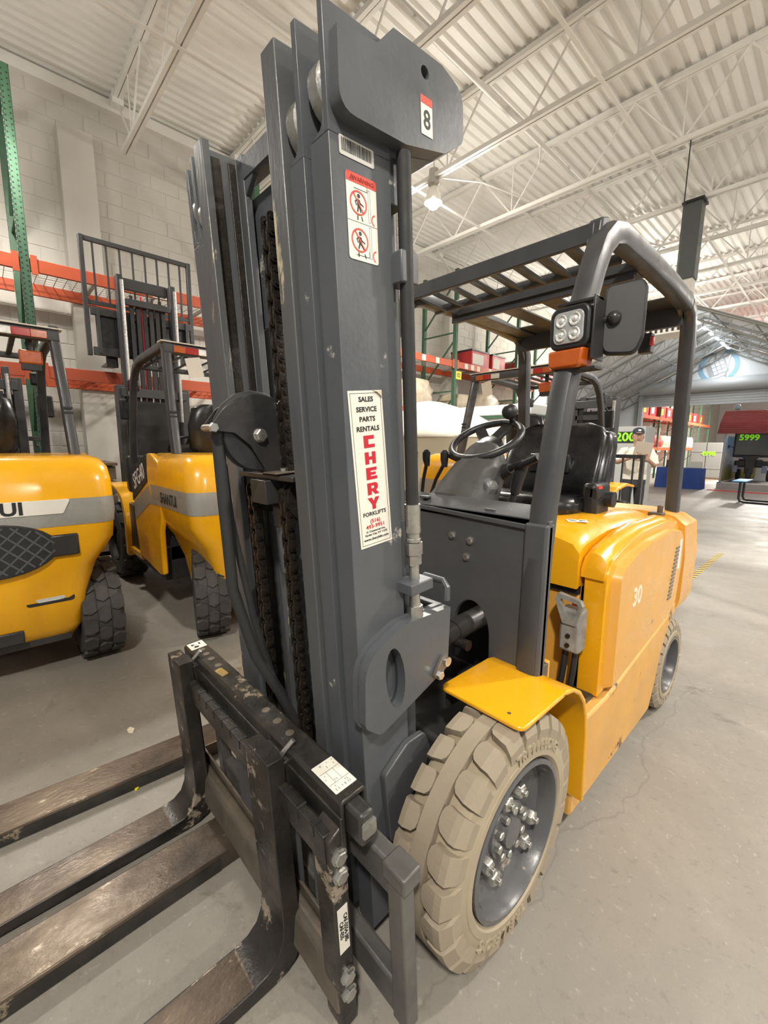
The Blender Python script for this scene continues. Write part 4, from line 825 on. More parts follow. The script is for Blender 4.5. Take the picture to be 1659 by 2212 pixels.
# ================= three clean yellow forklifts of one model =================
def ring(w_, y0, y1, z, r, n=6):
    p = [(-w_, y0, z), (w_, y0, z)]
    p += [(w_-r+r*math.cos(R(a)), y1-r*.8+r*.8*math.sin(R(a)), z) for a in [90*i/(n-1) for i in range(n)]]
    p += [(-w_+r-r*math.cos(R(a)), y1-r*.8+r*.8*math.sin(R(a)), z) for a in [90-90*i/(n-1) for i in range(n)]]
    return p
def small_wheel(t, x, y, R_, w_, rim, dx):
    s = 1 if x > 0 else -1
    wl = B()._lathe2([(rim,.0),(rim-.02,-.04),(.12,-.05),(.07,-.03),(.001,-.03),(.001,-.14),(rim,-.14),(rim,0)], Vector((0,0,0)), Vector((1,0,0)), 28).obj('wheel', BLACK, t, smooth=35)
    wl.location = (x, y, R_); wl.scale = (s,1,1)
    b = B(); n = 15; rb = R_-.016
    tr = b._lathe2([(rim,-w_+.02),(rim+.03,-w_),(rb-.03,-w_),(rb,-w_+.03),(rb,-.03),(rb-.03,.0),(rim+.03,.004),(rim,-.02),(rim,-w_+.02)], Vector((0,0,0)), Vector((1,0,0)), 40).obj('tyre', TYREB, wl, smooth=35)
    # hexagonal tread blocks in three rows
    me = {}
    for row in range(3):
        for k in range(n*2):
            if (k+row) % 2: continue
            key = row
            if key not in me:
                cx = -w_*(.18+.32*row); h = w_*.155; da = math.pi/n; k_ = B()
                ol = [(-h,-.5),(0,-.85),(h,-.5),(h,.5),(0,.85),(-h,.5)]
                if row != 1: e = 1 if row == 0 else -1; ol = [(-e*h,-.55),(0,-.85),(e*h*1.15,-.62),(e*h*1.15,.62),(0,.85),(-e*h,.55)]
                def pt(d, q, r): return (cx+d, r*math.sin(q*da*.96), r*math.cos(q*da*.96))
                k_.add([pt(d,q,rb-.004) for d, q in ol]+[pt(d*.93,q*.95,R_) for d, q in ol], [tuple(range(6,12))]+[(i,(i+1)%6,6+(i+1)%6,6+i) for i in range(6)])
                m_ = k_.mesh('tread_block'); m_.materials.append(TYREB); me[key] = m_
            q = bpy.data.objects.new('tread_block', me[key]); COL.objects.link(q); q.parent = tr; q.rotation_euler = (-k*math.pi/n, 0, 0)
    return wl
PAPER = mat('paper_white', (.68,.65,.58), .7)
def truck(name, label, loc, rz, lift=0., text_side=False, rear_x=.60, mw=.40, steer=0., beacon=True):
    t = thing(name, label, 'forklift', loc, rz, group='clean yellow forklifts of one model parked in the hall')
    # counterweight
    rs = [(.34,1.80,2.30,.22,.06),(.40,1.75,2.40,.34,.08),(.43,1.72,2.45,.55,.10),(.50,1.70,2.48,.74,.14),(.60,1.62,2.50,.90,.12),(.62,1.55,2.50,1.08,.12),(.62,1.50,2.48,1.26,.13),(.61,1.50,2.45,1.34,.13),(.58,1.52,2.40,1.39,.12),(.53,1.55,2.34,1.412,.11)]
    b = B(); b.loft([ring(w_, y0, y1, z, r) for w_, y0, y1, z, r in rs]); CW = b.obj('counterweight', YEL2, t, smooth=50)
    band = B(); 
    band.loft([ring(w_+.003, y0+.05, y1+.003, z, r) for w_, y0, y1, z, r in ((.612,1.58,2.50,1.00,.12),(.62,1.55,2.50,1.08,.12),(.62,1.53,2.49,1.16,.125))], caps=False); band.obj('silver_stripe', SILV, CW, smooth=50)
    # rear grille, tow pin, lamp recesses
    g = B(); g.prism([(x*.30, .885+z*.155) for x, z in circ(0,0,1,28)], 'xz', 2.485, 2.515); GR = g.obj('rear_grille', PLAST, CW, bevel=.006)
    for i in range(-5, 6):
        for sg in (1,-1):
            pts_ = []
            for q in range(61):
                u_ = -1+q/30; x_, z_ = i*.075+u_*.2, u_*.2*sg
                if (x_/.285)**2+(z_/.142)**2 < 1: pts_.append((x_, 2.5155+(.002 if sg > 0 else 0), .885+z_))
            if len(pts_) > 6: B().bar(pts_[0], pts_[-1], .010, .005, up=(0,1,0)).obj('grille_bar', DGREY, GR)
    for x in (-.40,.26): B().box(x,x+.14,2.49,2.516,.82,.95).obj('grille_bracket', BLACK, CW, bevel=.01)
    for s in (1,-1):
        B().prism(rrect(s*.24-.12 if s>0 else -.36, s*.24+.12 if s>0 else -.12, .52,.63,.02), 'xz', 2.40, 2.448).obj('lamp_recess', BLACK, CW, bevel=.006)
        B().prism(rrect(.17,.31,.54,.61,.015) if s>0 else rrect(-.31,-.17,.54,.61,.015), 'xz', 2.445, 2.452).obj('work_lamp', LENS, CW)
    B().box(-.10,.10,2.28,2.42,.30,.38).obj('tow_pocket', BLACK, CW, bevel=.008)
    B().cyl((0,2.0,1.405),(0,2.0,1.416),.06,n=24).obj('lifting_cap', DGREY, CW, smooth=35)
    # body sides, stripe, engine cover
    for s in (1,-1):
        X = (min(s*.57,s*.615), max(s*.57,s*.615))
        sk = [(1.05,.46),(1.66,.40),(1.74,.42),(1.74,.78),(1.80,.90),(1.80,1.34),(1.62,1.41),(1.50,1.41),(1.46,1.22),(.98,1.06),(.98,.75),(1.02,.6)]
        SKo = B().prism(sk, 'yz', *X).obj('body_side', YEL2, t, bevel=.012)
        st_ = [(1.0,.79),(1.50,.99),(1.80,1.0),(1.80,1.14),(1.50,1.14),(1.0,.95)]
        B().prism(st_, 'yz', min(s*.612,s*.618), max(s*.612,s*.618)).obj('silver_stripe', SILV, SKo)
        if text_side and s > 0:
            B().prism([(.96,.96),(1.48,1.17),(1.48,1.40),(.96,1.26)], 'yz', .585, .619).obj('model_panel', PLAST, t, bevel=.004)
            text('SFG40', .20, INKW, frame(Vector((.621,1.225,1.195)), (0,1,.36), (0,-.16,1)), t, name='model_lettering', bold=.001, sx=.74)
    B().loft([ring(.55,.95,1.60,z,.05) for z in (.5,1.30,1.36)]).obj('engine_cover', PLAST, t, smooth=40)
    B().box(-.55,.55,-.25,1.6,.32,.62).obj('chassis', BLACK, t, bevel=.01)
    B().box(-.33,.33,1.5,2.35,.24,.9).obj('rear_axle_block', BLACK, t)
    # front fenders and steps
    for s in (1,-1):
        f = [(.62,.40),(.62,.80),(.50,.98),(.30,1.06),(-.02,1.10),(-.30,1.06),(-.30,1.03),(-.02,1.06),(.27,1.02),(.44,.93),(.52,.78),(.52,.40)]
        B().prism([(y, z-.04) for y, z in f], 'yz', min(s*.30,s*.62), max(s*.30,s*.62)).obj('front_fender', YEL2, t, bevel=.01)
        B().box(min(s*.40,s*.60), max(s*.40,s*.60), .62, 1.04, .40, .46).obj('step', YEL2, t, bevel=.008)
        B().box(min(s*.45,s*.58), max(s*.45,s*.58), .60, 1.04, .46, .9).obj('step_riser', PLAST, t, bevel=.01)
        small_wheel(t, s*.62, 0, .42, .25, .22, 0); small_wheel(t, s*rear_x, 2.1, .34, .24, .18, 0).rotation_euler = (0,0,R(steer))
    B().box(-.52,.52,.28,.40,.6,1.36).obj('dashboard', PLAST, t, bevel=.03)
    B().prism([(.35,1.05),(.62,1.05),(.55,1.30),(.40,1.36)], 'yz', -.15, .15).obj('steering_column', PLAST, t, bevel=.02)
    b = B(frame(Vector((0,.62,1.46)), (1,0,0), Vector((0,.8,.6)))); b.tube([(.17*math.cos(R(a)), .17*math.sin(R(a)), 0) for a in range(0,360,15)], .015, 8, True).bar((0,-.16,0),(0,.16,0),.03,.012).bar((-.16,0,0),(.16,0,0),.03,.012).obj('steering_wheel', PLAST, t, smooth=50)
    b = B(); b.loft([[(w_*math.cos(R(a)), 1.40+.10*(z-1.5)+.07*math.sin(R(a)), z) for a in range(0,360,20)] for z, w_ in ((1.38,.18),(1.45,.23),(1.65,.24),(1.80,.21),(1.84,.12))]); b.obj('seat_backrest', SEAT, t, smooth=60)
    B().box(-.23,.23,.98,1.40,1.36,1.48).obj('seat_cushion', SEAT, t, bevel=.04, seg=3)
    # overhead guard
    for s in (1,-1):
        leg = [(s*.47,.40,1.10),(s*.47,.48,1.5),(s*.47,.62,1.95),(s*.47,.70,2.10),(s*.47,.80,2.19),(s*.47,.95,2.235),(s*.47,1.75,2.262)]
        B().sweep(rp(.07,.06,.014), leg, up=(s,0,.0001)).obj('guard_side_rail', OG, t, smooth=40)
        B().sweep(rp(.085,.06,.01), [(s*.47,1.70,2.25),(s*.49,1.80,1.8),(s*.50,1.90,1.40)], up=(s,0,.0001)).obj('guard_rear_pillar', OG, t, bevel=.004)
        for k in range(4): B().box(s*.493-.028, s*.493+.028, 1.862+.0*k, 1.872, 1.62+.035*k, 1.635+.035*k).obj('pillar_vent', PLAST, t)
    B().prism(rpoly([(1.68,2.19),(1.76,2.19),(1.76,2.262),(1.68,2.275)], .01), 'yz', -.50, .50).obj('guard_rear_beam', OG, t, bevel=.004)
    B().box(-.52,.52,1.66,1.765,2.272,2.28).obj('guard_rain_lip', PAPER, t)
    for s in (1,-1):
        B().box(min(s*.14,s*.24), max(s*.14,s*.24), 1.755, 1.768, 2.20, 2.25).obj('reversing_lamp', LENS, t, bevel=.003)
        B().box(min(s*.24,s*.34), max(s*.24,s*.34), 1.755, 1.768, 2.20, 2.25).obj('stop_lamp', REDL, t, bevel=.003)
        B().box(min(s*.34,s*.43), max(s*.34,s*.43), 1.755, 1.77, 2.20, 2.25).obj('turn_lamp', AMB, t, bevel=.003)
    B().box(-.47,.47,.78,.84,2.18,2.22).obj('guard_front_beam', OG, t, bevel=.004)
    for i in range(7): x = -.39+.13*i; B().bar((x,.82,2.21),(x,1.70,2.245),.035,.012, up=(.3,0,1)).obj('guard_slat', OG, t)
    if beacon:
        B().box(-.40,-.27,1.62,1.70,2.03,2.12).obj('amber_flasher', AMB, t, bevel=.01)
        B().cyl((-.335,1.66,2.02),(-.335,1.66,2.20),.02,n=10).box(-.39,-.28,1.63,1.69,1.99,2.03).obj('flasher_bracket', PLAST, t)
    # mirrors and front lamps
    for s in (1,-1):
        m_ = B().tube([(s*.46,.60,1.92),(s*.48,.52,1.95),(s*.50,.48,1.90)], .010, 8).obj('mirror_arm', PLAST, t, smooth=40)
        B().obox((s*.50,.46,1.82), (.12,.035,.20)).obj('mirror', PLAST, m_, bevel=.015, seg=3)
        B().obox((s*.45,.56,2.05), (.10,.08,.11)).obj('front_lamp', PLAST, t, bevel=.015)
    # mast, raised by lift
    for s in (1,-1):
        B().box(min(s*(mw-.08),s*mw), max(s*(mw-.08),s*mw), -.52,-.36,.12,2.15).obj('outer_mast_rail', OG, t, bevel=.004)
        B().box(min(s*(mw-.15),s*(mw-.09)), max(s*(mw-.15),s*(mw-.09)), -.51,-.38,.15+lift*.5,2.18+lift*.5).obj('inner_mast_rail', OG, t, bevel=.004)
        B().cyl((s*.28,-.31,.2),(s*.28,-.31,1.75),.035,n=14).obj('lift_cylinder', PLAST, t, smooth=40)
        B().cyl((s*.28,-.31,1.75),(s*.28,-.31,2.1+lift*.5),.02,n=12).obj('lift_rod', STEEL, t, smooth=40)
        B().box(min(s*.14,s*.17), max(s*.14,s*.17), -.50,-.47,.5+lift*.5,2.0+lift*.5).obj('lift_chain', CHAIN, t)
        B().cyl((s*.06,-.44,.6+lift*.4),(s*.06,-.44,2.0+lift*.5),.012,n=8).obj('mast_hose', INKR if s>0 else RUBB, t, smooth=40)
    B().box(-mw+.04,mw-.04,-.38,-.33,2.02,2.12).obj('outer_crossmember', OG, t, bevel=.004)
    for k in range(6): x = -.17+.068*k; B().box(x-.022,x+.022,-.46+.01*(k%2),-.42,.3+lift*.45,1.95+lift*.5).obj('hose_run', PLAST if k % 2 else BLACK, t)
    B().box(-mw+.06,mw-.06,-.40,-.39,.35,1.98).obj('mast_dark_back', PLAST, t)  # plain black sheet added so the mast interior looks dark
    B().box(-.24,.24,-.53,-.47,2.06+lift*.5,2.18+lift*.5).box(-.24,.24,-.40,-.36,1.86+lift*.5,1.93+lift*.5).obj('inner_crossmember', OG, t, bevel=.004)
    z0 = .13+lift
    B().box(-.55,.55,-.62,-.57,z0+.42,z0+.50).obj('carriage_upper_bar', OG, t, bevel=.004); B().box(-.55,.55,-.62,-.57,z0-.02,z0+.07).obj('carriage_lower_bar', OG, t, bevel=.004)
    for x in (-.50,-.2,.17,.47): B().box(x, x+.03, -.61,-.55,z0,z0+.5).obj('carriage_upright', OG, t)
    B().box(-.50,.50,-.655,-.62,z0+.02,z0+.46).obj('side_shifter', BLACK, t, bevel=.006)
    # load backrest
    LBk = B().box(-.60,.60,-.68,-.64,z0+1.22,z0+1.27).obj('load_backrest', OG, t, bevel=.004)
    for x in (-.60,.555): B().box(x, x+.045, -.69,-.63,z0-.02,z0+1.27).obj('backrest_post', OG, LBk, bevel=.004)
    B().box(-.60,.60,-.68,-.64,z0+.55,z0+.59).obj('backrest_lower_bar', OG, LBk)
    for i in range(8): x = -.47+.134*i; B().box(x-.009, x+.009, -.672,-.648,z0+.58,z0+1.23).obj('backrest_bar', OG, LBk)
    for x in (-.42,.30): 
        B().prism([(-.70,z0-.08),(-.66,z0-.08),(-.66,z0+.52),(-.70,z0+.52)], 'yz', x, x+.12).prism([(-1.75 if lift < .5 else -1.0,z0-.10),(-.66,z0-.13),(-.66,z0-.075),(-1.75 if lift < .5 else -1.0,z0-.085)], 'yz', x, x+.12).obj('fork', FORKS, t, bevel=.004)
    B().obox((.28,1.77,2.10), (.12,.004,.15), Matrix.Rotation(R(12),3,'Y')).obj('hanging_paper', PAPER, t)
    return t
t3 = truck('forklift', 'clean yellow forklift with raised black load backrest, just left of the dark grey mast', (-4.32, .56, 0), R(-90), lift=2.38, text_side=True, rear_x=.50, steer=-17)
text('SHANTUI', .115, INKB, frame(Vector((.6245,2.03,1.07)), (0,1,0), (0,0,1)), t3, name='maker_lettering', bold=.0012, sx=.8)
t2 = truck('forklift', 'clean yellow forklift cut by the left edge, its rounded counterweight towards the camera', (-4.50, -1.07, 0), R(-90), lift=.15, rear_x=.63)
w2 = B().prism([(-.62,1.09),(-.33,1.09),(-.36,1.155),(-.62,1.155)], 'xz', 2.498, 2.512) if False else None
B().prism(rpoly([(-.34,1.075),(.34,1.075),(.38,1.16),(-.38,1.16)], .01), 'xz', 2.49, 2.508).obj('name_plate', PAPER, t2, bevel=.003)
text('SHANTUI', .10, INKB, frame(Vector((.07,2.5095,1.117)), (-1,0,0), (0,0,1)), t2, name='maker_lettering', bold=.003, sx=1.1)
t4 = truck('forklift', 'clean yellow forklift with slatted guard and tail lamps, parked behind the black vinyl seat', (-1.30, 4.75, 0), R(180), lift=.0, mw=.29)
# ================= background =================
GREEN = mat('rack_green', (.035,.10,.052), .5, 0, (.06,.12,.075), 8, .6)
ORANGE = mat('rack_orange', (.50,.085,.028), .5, 0, (.40,.07,.03), 4, .6)
WIRE = mat('galvanised_wire', (.42,.40,.36), .45, .6)
CREAM = mat('cream_vinyl', (.64,.57,.43), .4, 0, (.58,.51,.38), 2, .4)
CABW = mat('cabin_white', (.74,.75,.74), .4)
YTAG = mat('yellow_tag', (.80,.66,.01), .5, rvar=0)
LIME = mat('lime_digit', (.26,.80,.02), .5, rvar=0, emit=(.26,.8,.02), estr=.35)
def rack(label, frames, levels, top, deck=True, x0=-6.28, x1=-5.3, tags=()):
    t = thing('pallet_rack', label, 'rack', (0, 0, 0), group='green and orange pallet racks along the left wall')
    up = B().box(x1-.05,x1+.03,-.042,-.036,0,top).box(x1-.05,x1+.03,.036,.042,0,top).box(x1+.024,x1+.03,-.042,.042,0,top).mesh('upright_post'); up.materials.append(GREEN)
    br = B(); z = .3; k = 0
    br.box(x0-.03,x0+.05,-.04,.04,0,top)
    while z < top-1.1: 
        br.bar((x0,0,z),(x1-.02,0,z+1.0) if k % 2 == 0 else (x1-.02,0,z),.03,.03); br.bar((x0,0,z+1.15),(x1-.02,0,z+1.15),.03,.03); z += 1.3; k += 2
    bm_ = br.mesh('frame_brace'); bm_.materials.append(GREEN)
    for y in frames:
        o = bpy.data.objects.new('upright_post', up); COL.objects.link(o); o.parent = t; o.location = (0,y,0)
        o2 = bpy.data.objects.new('frame_brace', bm_); COL.objects.link(o2); o2.parent = t; o2.location = (0,y,0)
    for a, q in zip(frames, frames[1:]):
        for z in levels:
            for x in (x1, x0):
                bo = B().box(x-.02,x+.022,a+.045,q-.045,z-.14,z).obj('beam', ORANGE, t, bevel=.004)
                if x == x1:
                    for yy in (a+.05, q-.11): B().box(x+.022,x+.034,yy,yy+.06,z-.17,z+.03).obj('beam_connector', ORANGE, bo)
            if deck:
                w_ = B(); n = int((q-a-.1)/.1)
                for i in range(n+1): y = a+.05+i*.1; w_.box(x0,x1,y-.003,y+.003,z-.004,z+.002)
                for i in range(11): x = x0+.02+i*(x1-x0-.04)/10; w_.box(x-.003,x+.003,a+.05,q-.05,z+.002,z+.007)
                for i in range(1, 4): y = a+i*(q-a)/4; w_.box(x0,x1,y-.02,y+.02,z-.045,z-.01)
                w_.obj('wire_deck', WIRE, t, kind='stuff')
    return t
ra = rack('green and orange pallet rack with wire deck above the two yellow forklifts on the left', (-3.3,-.50,2.30), (3.50,2.36), 5.35)
h = B()
for i in range(96):
    z = .25+i*.053
    if z < 5.3: h.prism(circ(-.024,z,.008,8), 'yz', -5.271, -5.268).prism(circ(.02,z-.02,.008,8), 'yz', -5.271, -5.268)
ho = h.obj('post_holes', PLAST, ra, kind='stuff'); ho.location = (0,-.50,0)
hl = B()
for i in range(96):
    z = .25+i*.053
    if z < 5.3: hl.box(-5.31,-5.30,-.0435,-.042,z,z+.014)
ho = hl.obj('post_slots', INKW, ra, kind='stuff'); ho.location = (0,-.50,0)
for y, z in ((.78,3.43),(1.45,3.43),(.38,2.29),(-1.3,3.43)): B().box(-5.278,-5.2765,y,y+.26,z-.065,z+.065).obj('beam_label', PAPER, ra)
rb = rack('green and orange pallet rack behind the main forklift guard, carrying wrapped goods', (4.41,7.15,9.85,12.6), (3.42,2.30), 5.4)
for y in (5.2,6.0,6.45,7.5,7.75,8.0,8.5,9.0,10.4,11.5): B().box(-5.278,-5.2765,y,y+.12,3.29,3.41).obj('beam_label', PAPER, rb)
tg = B().box(-5.268,-5.262,7.16,7.36,3.02,3.20).obj('bay_tag', YTAG, rb); text('02', .13, INKB, frame(Vector((-5.261,7.26,3.11)), (0,1,0), (0,0,1)), rb, name='tag_number', bold=.002)
rc = rack('green and orange pallet rack seen far off through the roller door', (20.5,23.2,25.9,28.6,31.3,34.0), (2.95,1.5), 4.3, deck=False)
# goods on the racks
WRAP = mat('wrapped_goods', (.50,.43,.32), .5, 0, (.30,.24,.17), 6, .8, .6, 20, (.62,.58,.50), .5, 7)
def lump(name, label, cat, x, y, z, sx, sy, sz, m, seed, group=None):
    r_ = random.Random(seed); b = B(); rs = []
    for k in range(7):
        t = k/6; ring_ = []
        for a in range(0,360,24):
            rr = (1-.25*t**3)*(1+r_.uniform(-.10,.10)); ca, sa = math.cos(R(a)), math.sin(R(a)); c = max(abs(ca), abs(sa))**.7
            ring_.append((sx/2*ca/c*rr, sy/2*sa/c*rr, sz*t+r_.uniform(-.02,.03)*(0<t<1)))
        rs.append(ring_)
    b.loft(rs); o = b.obj(name, m, None, smooth=60); o.location = (x,y,z); return tag(o, label, cat, group)
for i, (y, w_, h_) in enumerate(((5.1,.9,.55),(6.15,.95,.62),(7.8,.85,.42),(8.85,.9,.5),(10.6,1.0,.5),(11.7,.9,.42))):
    lump('wrapped_bundle', ['plastic wrapped brown bundle on the rack beyond the hydraulic hose', 'plastic wrapped brown bundle left of the yellow 02 tag post', 'flat plastic wrapped bundle right of the yellow 02 tag post', 'plastic wrapped bundle behind the rear left guard pillar', 'pale wrapped bundle above the white cabin roof', 'low wrapped bundle at the far right of the lower rack level'][i], 'bundle', -5.75, y, 2.312, .85, w_, h_, WRAP, 40+i, 'wrapped bundles on the lower rack level')
REDB = mat('red_carton', (.45,.025,.025), .5, 0, (.36,.02,.02), 3, .5)
for i, (y, w_) in enumerate(((8.3,.75),(9.12,.6),(10.35,.65),(11.1,.6),(11.8,.55))):
    t = thing('machine_carton', ['red carton on the upper rack shelf nearest the camera', 'red carton second along the upper rack shelf', 'red and white carton third along the upper rack shelf', 'red carton fourth along the upper rack shelf', 'red carton farthest along the upper rack shelf'][i], 'box', (-5.72, y, 3.43), group='red cartons on the upper rack level')
    B().box(-.32,.32,-w_/2,w_/2,0,.36).obj('carton', REDB, t, bevel=.006); B().box(.321,.3235,-w_/2+.04,w_/2-.25,.05,.3).obj('white_panel', PAPER, t); B().box(-.33,.33,-w_/2-.01,w_/2+.01,.36,.40).obj('lid', PLAST if i < 2 else PAPER, t, bevel=.004)
for i in range(9):
    y = 20.5+2.7*(i//2)+(.75 if i%2==0 else 1.95); t = thing('machine_carton', 'red carton on the far rack beyond the roller door', 'box', (-5.75, y, 2.96), group='red cartons on the far rack')
    B().box(-.35,.35,-.5,.5,0,.55).obj('carton', REDB, t); B().box(.351,.3535,-.3,.1,.12,.42).obj('panel', PAPER if i % 2 else YTAG, t)
for i in range(8):
    y = 20.5+2.7*(i//2)+(.75 if i%2==0 else 1.95); t = lump('wrapped_bundle', 'wrapped goods on the far rack beyond the roller door', 'bundle', -5.75, y, 1.51, .75, .85, .6, [WRAP, CABW, REDB][i % 3], 70+i, 'wrapped goods on the far rack')
# cream domed cover and white cabin
t = thing('domed_cover', 'cream domed vinyl cover standing behind the levers and steering wheel', 'cover', (-4.15, 5.45, 0))
b = B(); b.loft([[(1.0*k*math.copysign(abs(math.cos(R(a)))**.5, math.cos(R(a))), .85*k*math.copysign(abs(math.sin(R(a)))**.5, math.sin(R(a))), z) for a in range(0,360,12)] for z, k in ((0,.92),(.8,1.0),(1.60,1.0),(1.66,1.02))]); b.obj('skirt', CREAM, t, smooth=50)
b = B(); b.loft([[(-.22*q+1.03*k*math.copysign(abs(math.cos(R(a)))**.6, math.cos(R(a))), .88*k*math.copysign(abs(math.sin(R(a)))**.6, math.sin(R(a))), z) for a in range(0,360,12)] for z, k, q in ((1.64,1.02,0),(1.70,1.03,.1),(1.86,.93,.4),(2.05,.72,.9),(2.22,.45,1.5),(2.32,.22,1.9),(2.35,.04,2))]); b.obj('dome', mat('white_vinyl_dome', (.70,.67,.58), .35), t, smooth=60)
t = thing('site_cabin', 'white prefabricated cabin with a double window behind the yellow forklift', 'cabin', (-4.27, 8.60, 0))
B().box(-.9,1.0,-1.6,1.9,.05,2.12).obj('walls', CABW, t, bevel=.01); B().box(-.92,1.06,-1.68,1.96,2.12,2.34).obj('roof', CABW, t, bevel=.03); B().box(-.92,1.062,-1.685,1.965,2.07,2.115).obj('roof_trim', GREEN, t)
for y in (-1.2,-.55):
    wi = B().box(1.0,1.03,y,y+.5,1.05,1.85).obj('window', CABW, t, bevel=.004); B().box(1.026,1.034,y+.05,y+.45,1.1,1.8).obj('pane', GLASS, wi); B().box(1.03,1.04,y+.24,y+.26,1.1,1.8).obj('glazing_bar', CABW, wi)
B().box(1.0,1.025,.5,1.3,.05,1.95).obj('door', mat('cabin_grey', (.5,.51,.5), .45), t, bevel=.004)
B().cyl((-.55,-1.68,0),(-.55,-1.68,2.1),.035,n=10).obj('corner_post', CABW, t)
B().box(.35,.75,-1.66,-1.6,1.3,1.8).obj('meter_box', CABW, t, bevel=.01)
for k in range(4): B().tube([(.45+.07*k,-1.67,1.45),(.45+.07*k,-1.71,1.35),(.47+.07*k,-1.68,1.2)], .01, 6).obj('cable', PLAST, t)
# wooden crate between the two yellow forklifts on the left
t = thing('wooden_crate', 'dark wooden crate on the floor against the wall between two yellow forklifts', 'crate', (-5.75, -.08, 0))
WOOD = mat('dark_crate_wood', (.13,.085,.05), .7, 0, (.2,.14,.085), 6, .7)
for k in range(6): B().box(-.35,.35,-.3,.3,.06+.19*k,.06+.19*k+.17).obj('plank_course', WOOD, t, bevel=.006)
B().box(-.37,.37,-.32,.32,1.19,1.23).obj('lid', WOOD, t, bevel=.006); B().box(-.35,.35,-.3,-.2,0,.06).obj('skid', WOOD, t); B().box(-.35,.35,.2,.3,0,.06).obj('skid', WOOD, t)
# dark duct hanging from the joists
t = thing('hanging_duct', 'dark grey duct dropping from the roof joists behind the guard corner', 'duct', (-1.02, 7.74, 4.02))
B().box(-.12,.12,-.12,.12,.2,1.38).obj('duct', mat('duct_grey', (.10,.11,.11), .45, .4), t, bevel=.01); B().box(-.15,.15,-.15,.15,1.34,1.38).obj('flange', PLAST, t); B().box(-.10,.10,-.10,.10,0,.2).obj('outlet', JOISTM, t)
t = thing('unit_heater', 'white unit heater with slatted grille hanging behind the guard roof', 'heater', (-.72, 6.005, 3.0)); B().box(-.28,.24,-.2,.2,0,.22).obj('casing', JOISTM, t, bevel=.01)
for k in range(8): B().box(-.26+.065*k,-.235+.065*k,-.206,-.2,.03,.10).obj('slat', PLAST, t)
B().cyl((0,0,.25),(0,0,2.405),.008,n=6).obj('hanger_rod', PLAST, t)
# ---- fabric shelter with trussed arches and the roller door ----
TW = mat('shelter_fabric', (.80,.81,.80), .5, 0, (.72,.73,.73), 1.5, .6, .8, 3)
GALV = mat('galvanised_tube', (.40,.40,.38), .4, .6)
t = thing('fabric_shelter', 'white fabric shelter with trussed steel arches and a grey roller door', 'shelter', (-1.65, 16, 0))
EX, EZ, RX, RZ = 3.15, 3.05, 0., 4.62
def arcpt(s, k, off=0): # slope point
    x = -EX+(EX)*k; z = EZ+(RZ-EZ)*k; return (x*s*1.0, z+off)
ys = [0,-1.3,-2.6,-3.9,-5.2]
for y in ys:
    b = B(); pts = [(-EX,y,0),(-EX,y,2.4)]+[(arcpt(1,k/8)[0],y,arcpt(1,k/8)[1]) for k in range(9)]+[(-arcpt(1,k/8)[0],y,arcpt(1,k/8)[1]) for k in range(7,-1,-1)]+[(EX,y,2.4),(EX,y,0)]
    A = b.tube(pts, .025, 6).obj('arch_truss', GALV, t, smooth=40)
    pi = [(p[0]*.94, y, p[2]-.24) for p in pts[2:-2]]; B().tube(pi, .02, 6).obj('inner_chord', GALV, A, smooth=40)
    wv = B()
    for i in range(len(pi)): wv.bar(pi[i], pts[2+i], .018, .018); 
    for i in range(len(pi)-1): wv.bar(pi[i], pts[3+i], .018, .018)
    wv.obj('truss_web', GALV, A, kind='stuff')
for k in (1,3,5,7): 
    for s in (1,-1):
        x, z = arcpt(1, k/8); B().cyl((s*x*1,-5.2,z-.02),(s*x,0,z-.02),.018,n=6).obj('purlin', GALV, t)
b = B(); rr = []
for y in (.05,-5.25): rr.append([(-EX-.03,y,2.2)]+[(arcpt(1,k/10)[0]*1.01,y,arcpt(1,k/10)[1]+.04) for k in range(11)]+[(-arcpt(1,k/10)[0]*1.01,y,arcpt(1,k/10)[1]+.04) for k in range(9,-1,-1)]+[(EX+.03,y,2.2)])
b.loft(rr, closed=False, caps=False); ro = b.obj('roof_fabric', TW, t, smooth=50); sm = ro.modifiers.new('th','SOLIDIFY'); sm.thickness = .01
gl = [(-EX,0),(-2.28,0),(-2.28,2.88),(3.0,2.88),(3.0,0),(EX,0)]+[(-arcpt(1,k/8)[0],arcpt(1,k/8)[1]) for k in range(9)]+[(arcpt(1,k/8)[0],arcpt(1,k/8)[1]) for k in range(7,-1,-1)]
GW = B().prism(gl, 'xz', .05, .09).obj('gable_wall', TW, t)
SH = B().cyl((-2.36,-.12,3.45),(3.05,-.12,3.45),.20,n=20).obj('shutter_drum', mat('shutter_grey', (.42,.42,.41), .45), t, smooth=40)
for k in range(7): B().prism([(-.03,2.86+.078*k),(.0,2.86+.078*k),(.02,2.90+.078*k),(0,2.932+.078*k),(-.03,2.932+.078*k)], 'yz', -2.30, 3.0).obj('shutter_slat', MATS['shutter_grey'], SH)
B().box(-2.41,-2.28,-.1,.05,0,3.4).obj('door_jamb', MATS['shutter_grey'], t); B().box(-2.52,-2.44,-.04,.05,0,3.0).obj('guide_rail', GALV, t)
LEDM = mat('led_strip_glow', (.9,.95,1), .4, emit=(.85,.93,1), estr=8, rvar=0)
for i in range(6): B().box(-.03,.03,-4.6+.75*i,-4.3+.75*i,4.40,4.43).obj('led_strip', LEDM, t)
ld = bpy.data.lights.new('shelter_light', 'AREA'); ld.shape = 'RECTANGLE'; ld.size = .1; ld.size_y = 4.4; ld.energy = 95; ld.color = (.90,.95,1); lo = bpy.data.objects.new('shelter_light', ld); COL.objects.link(lo); lo.location = (0,-2.6,4.39); lo.parent = t
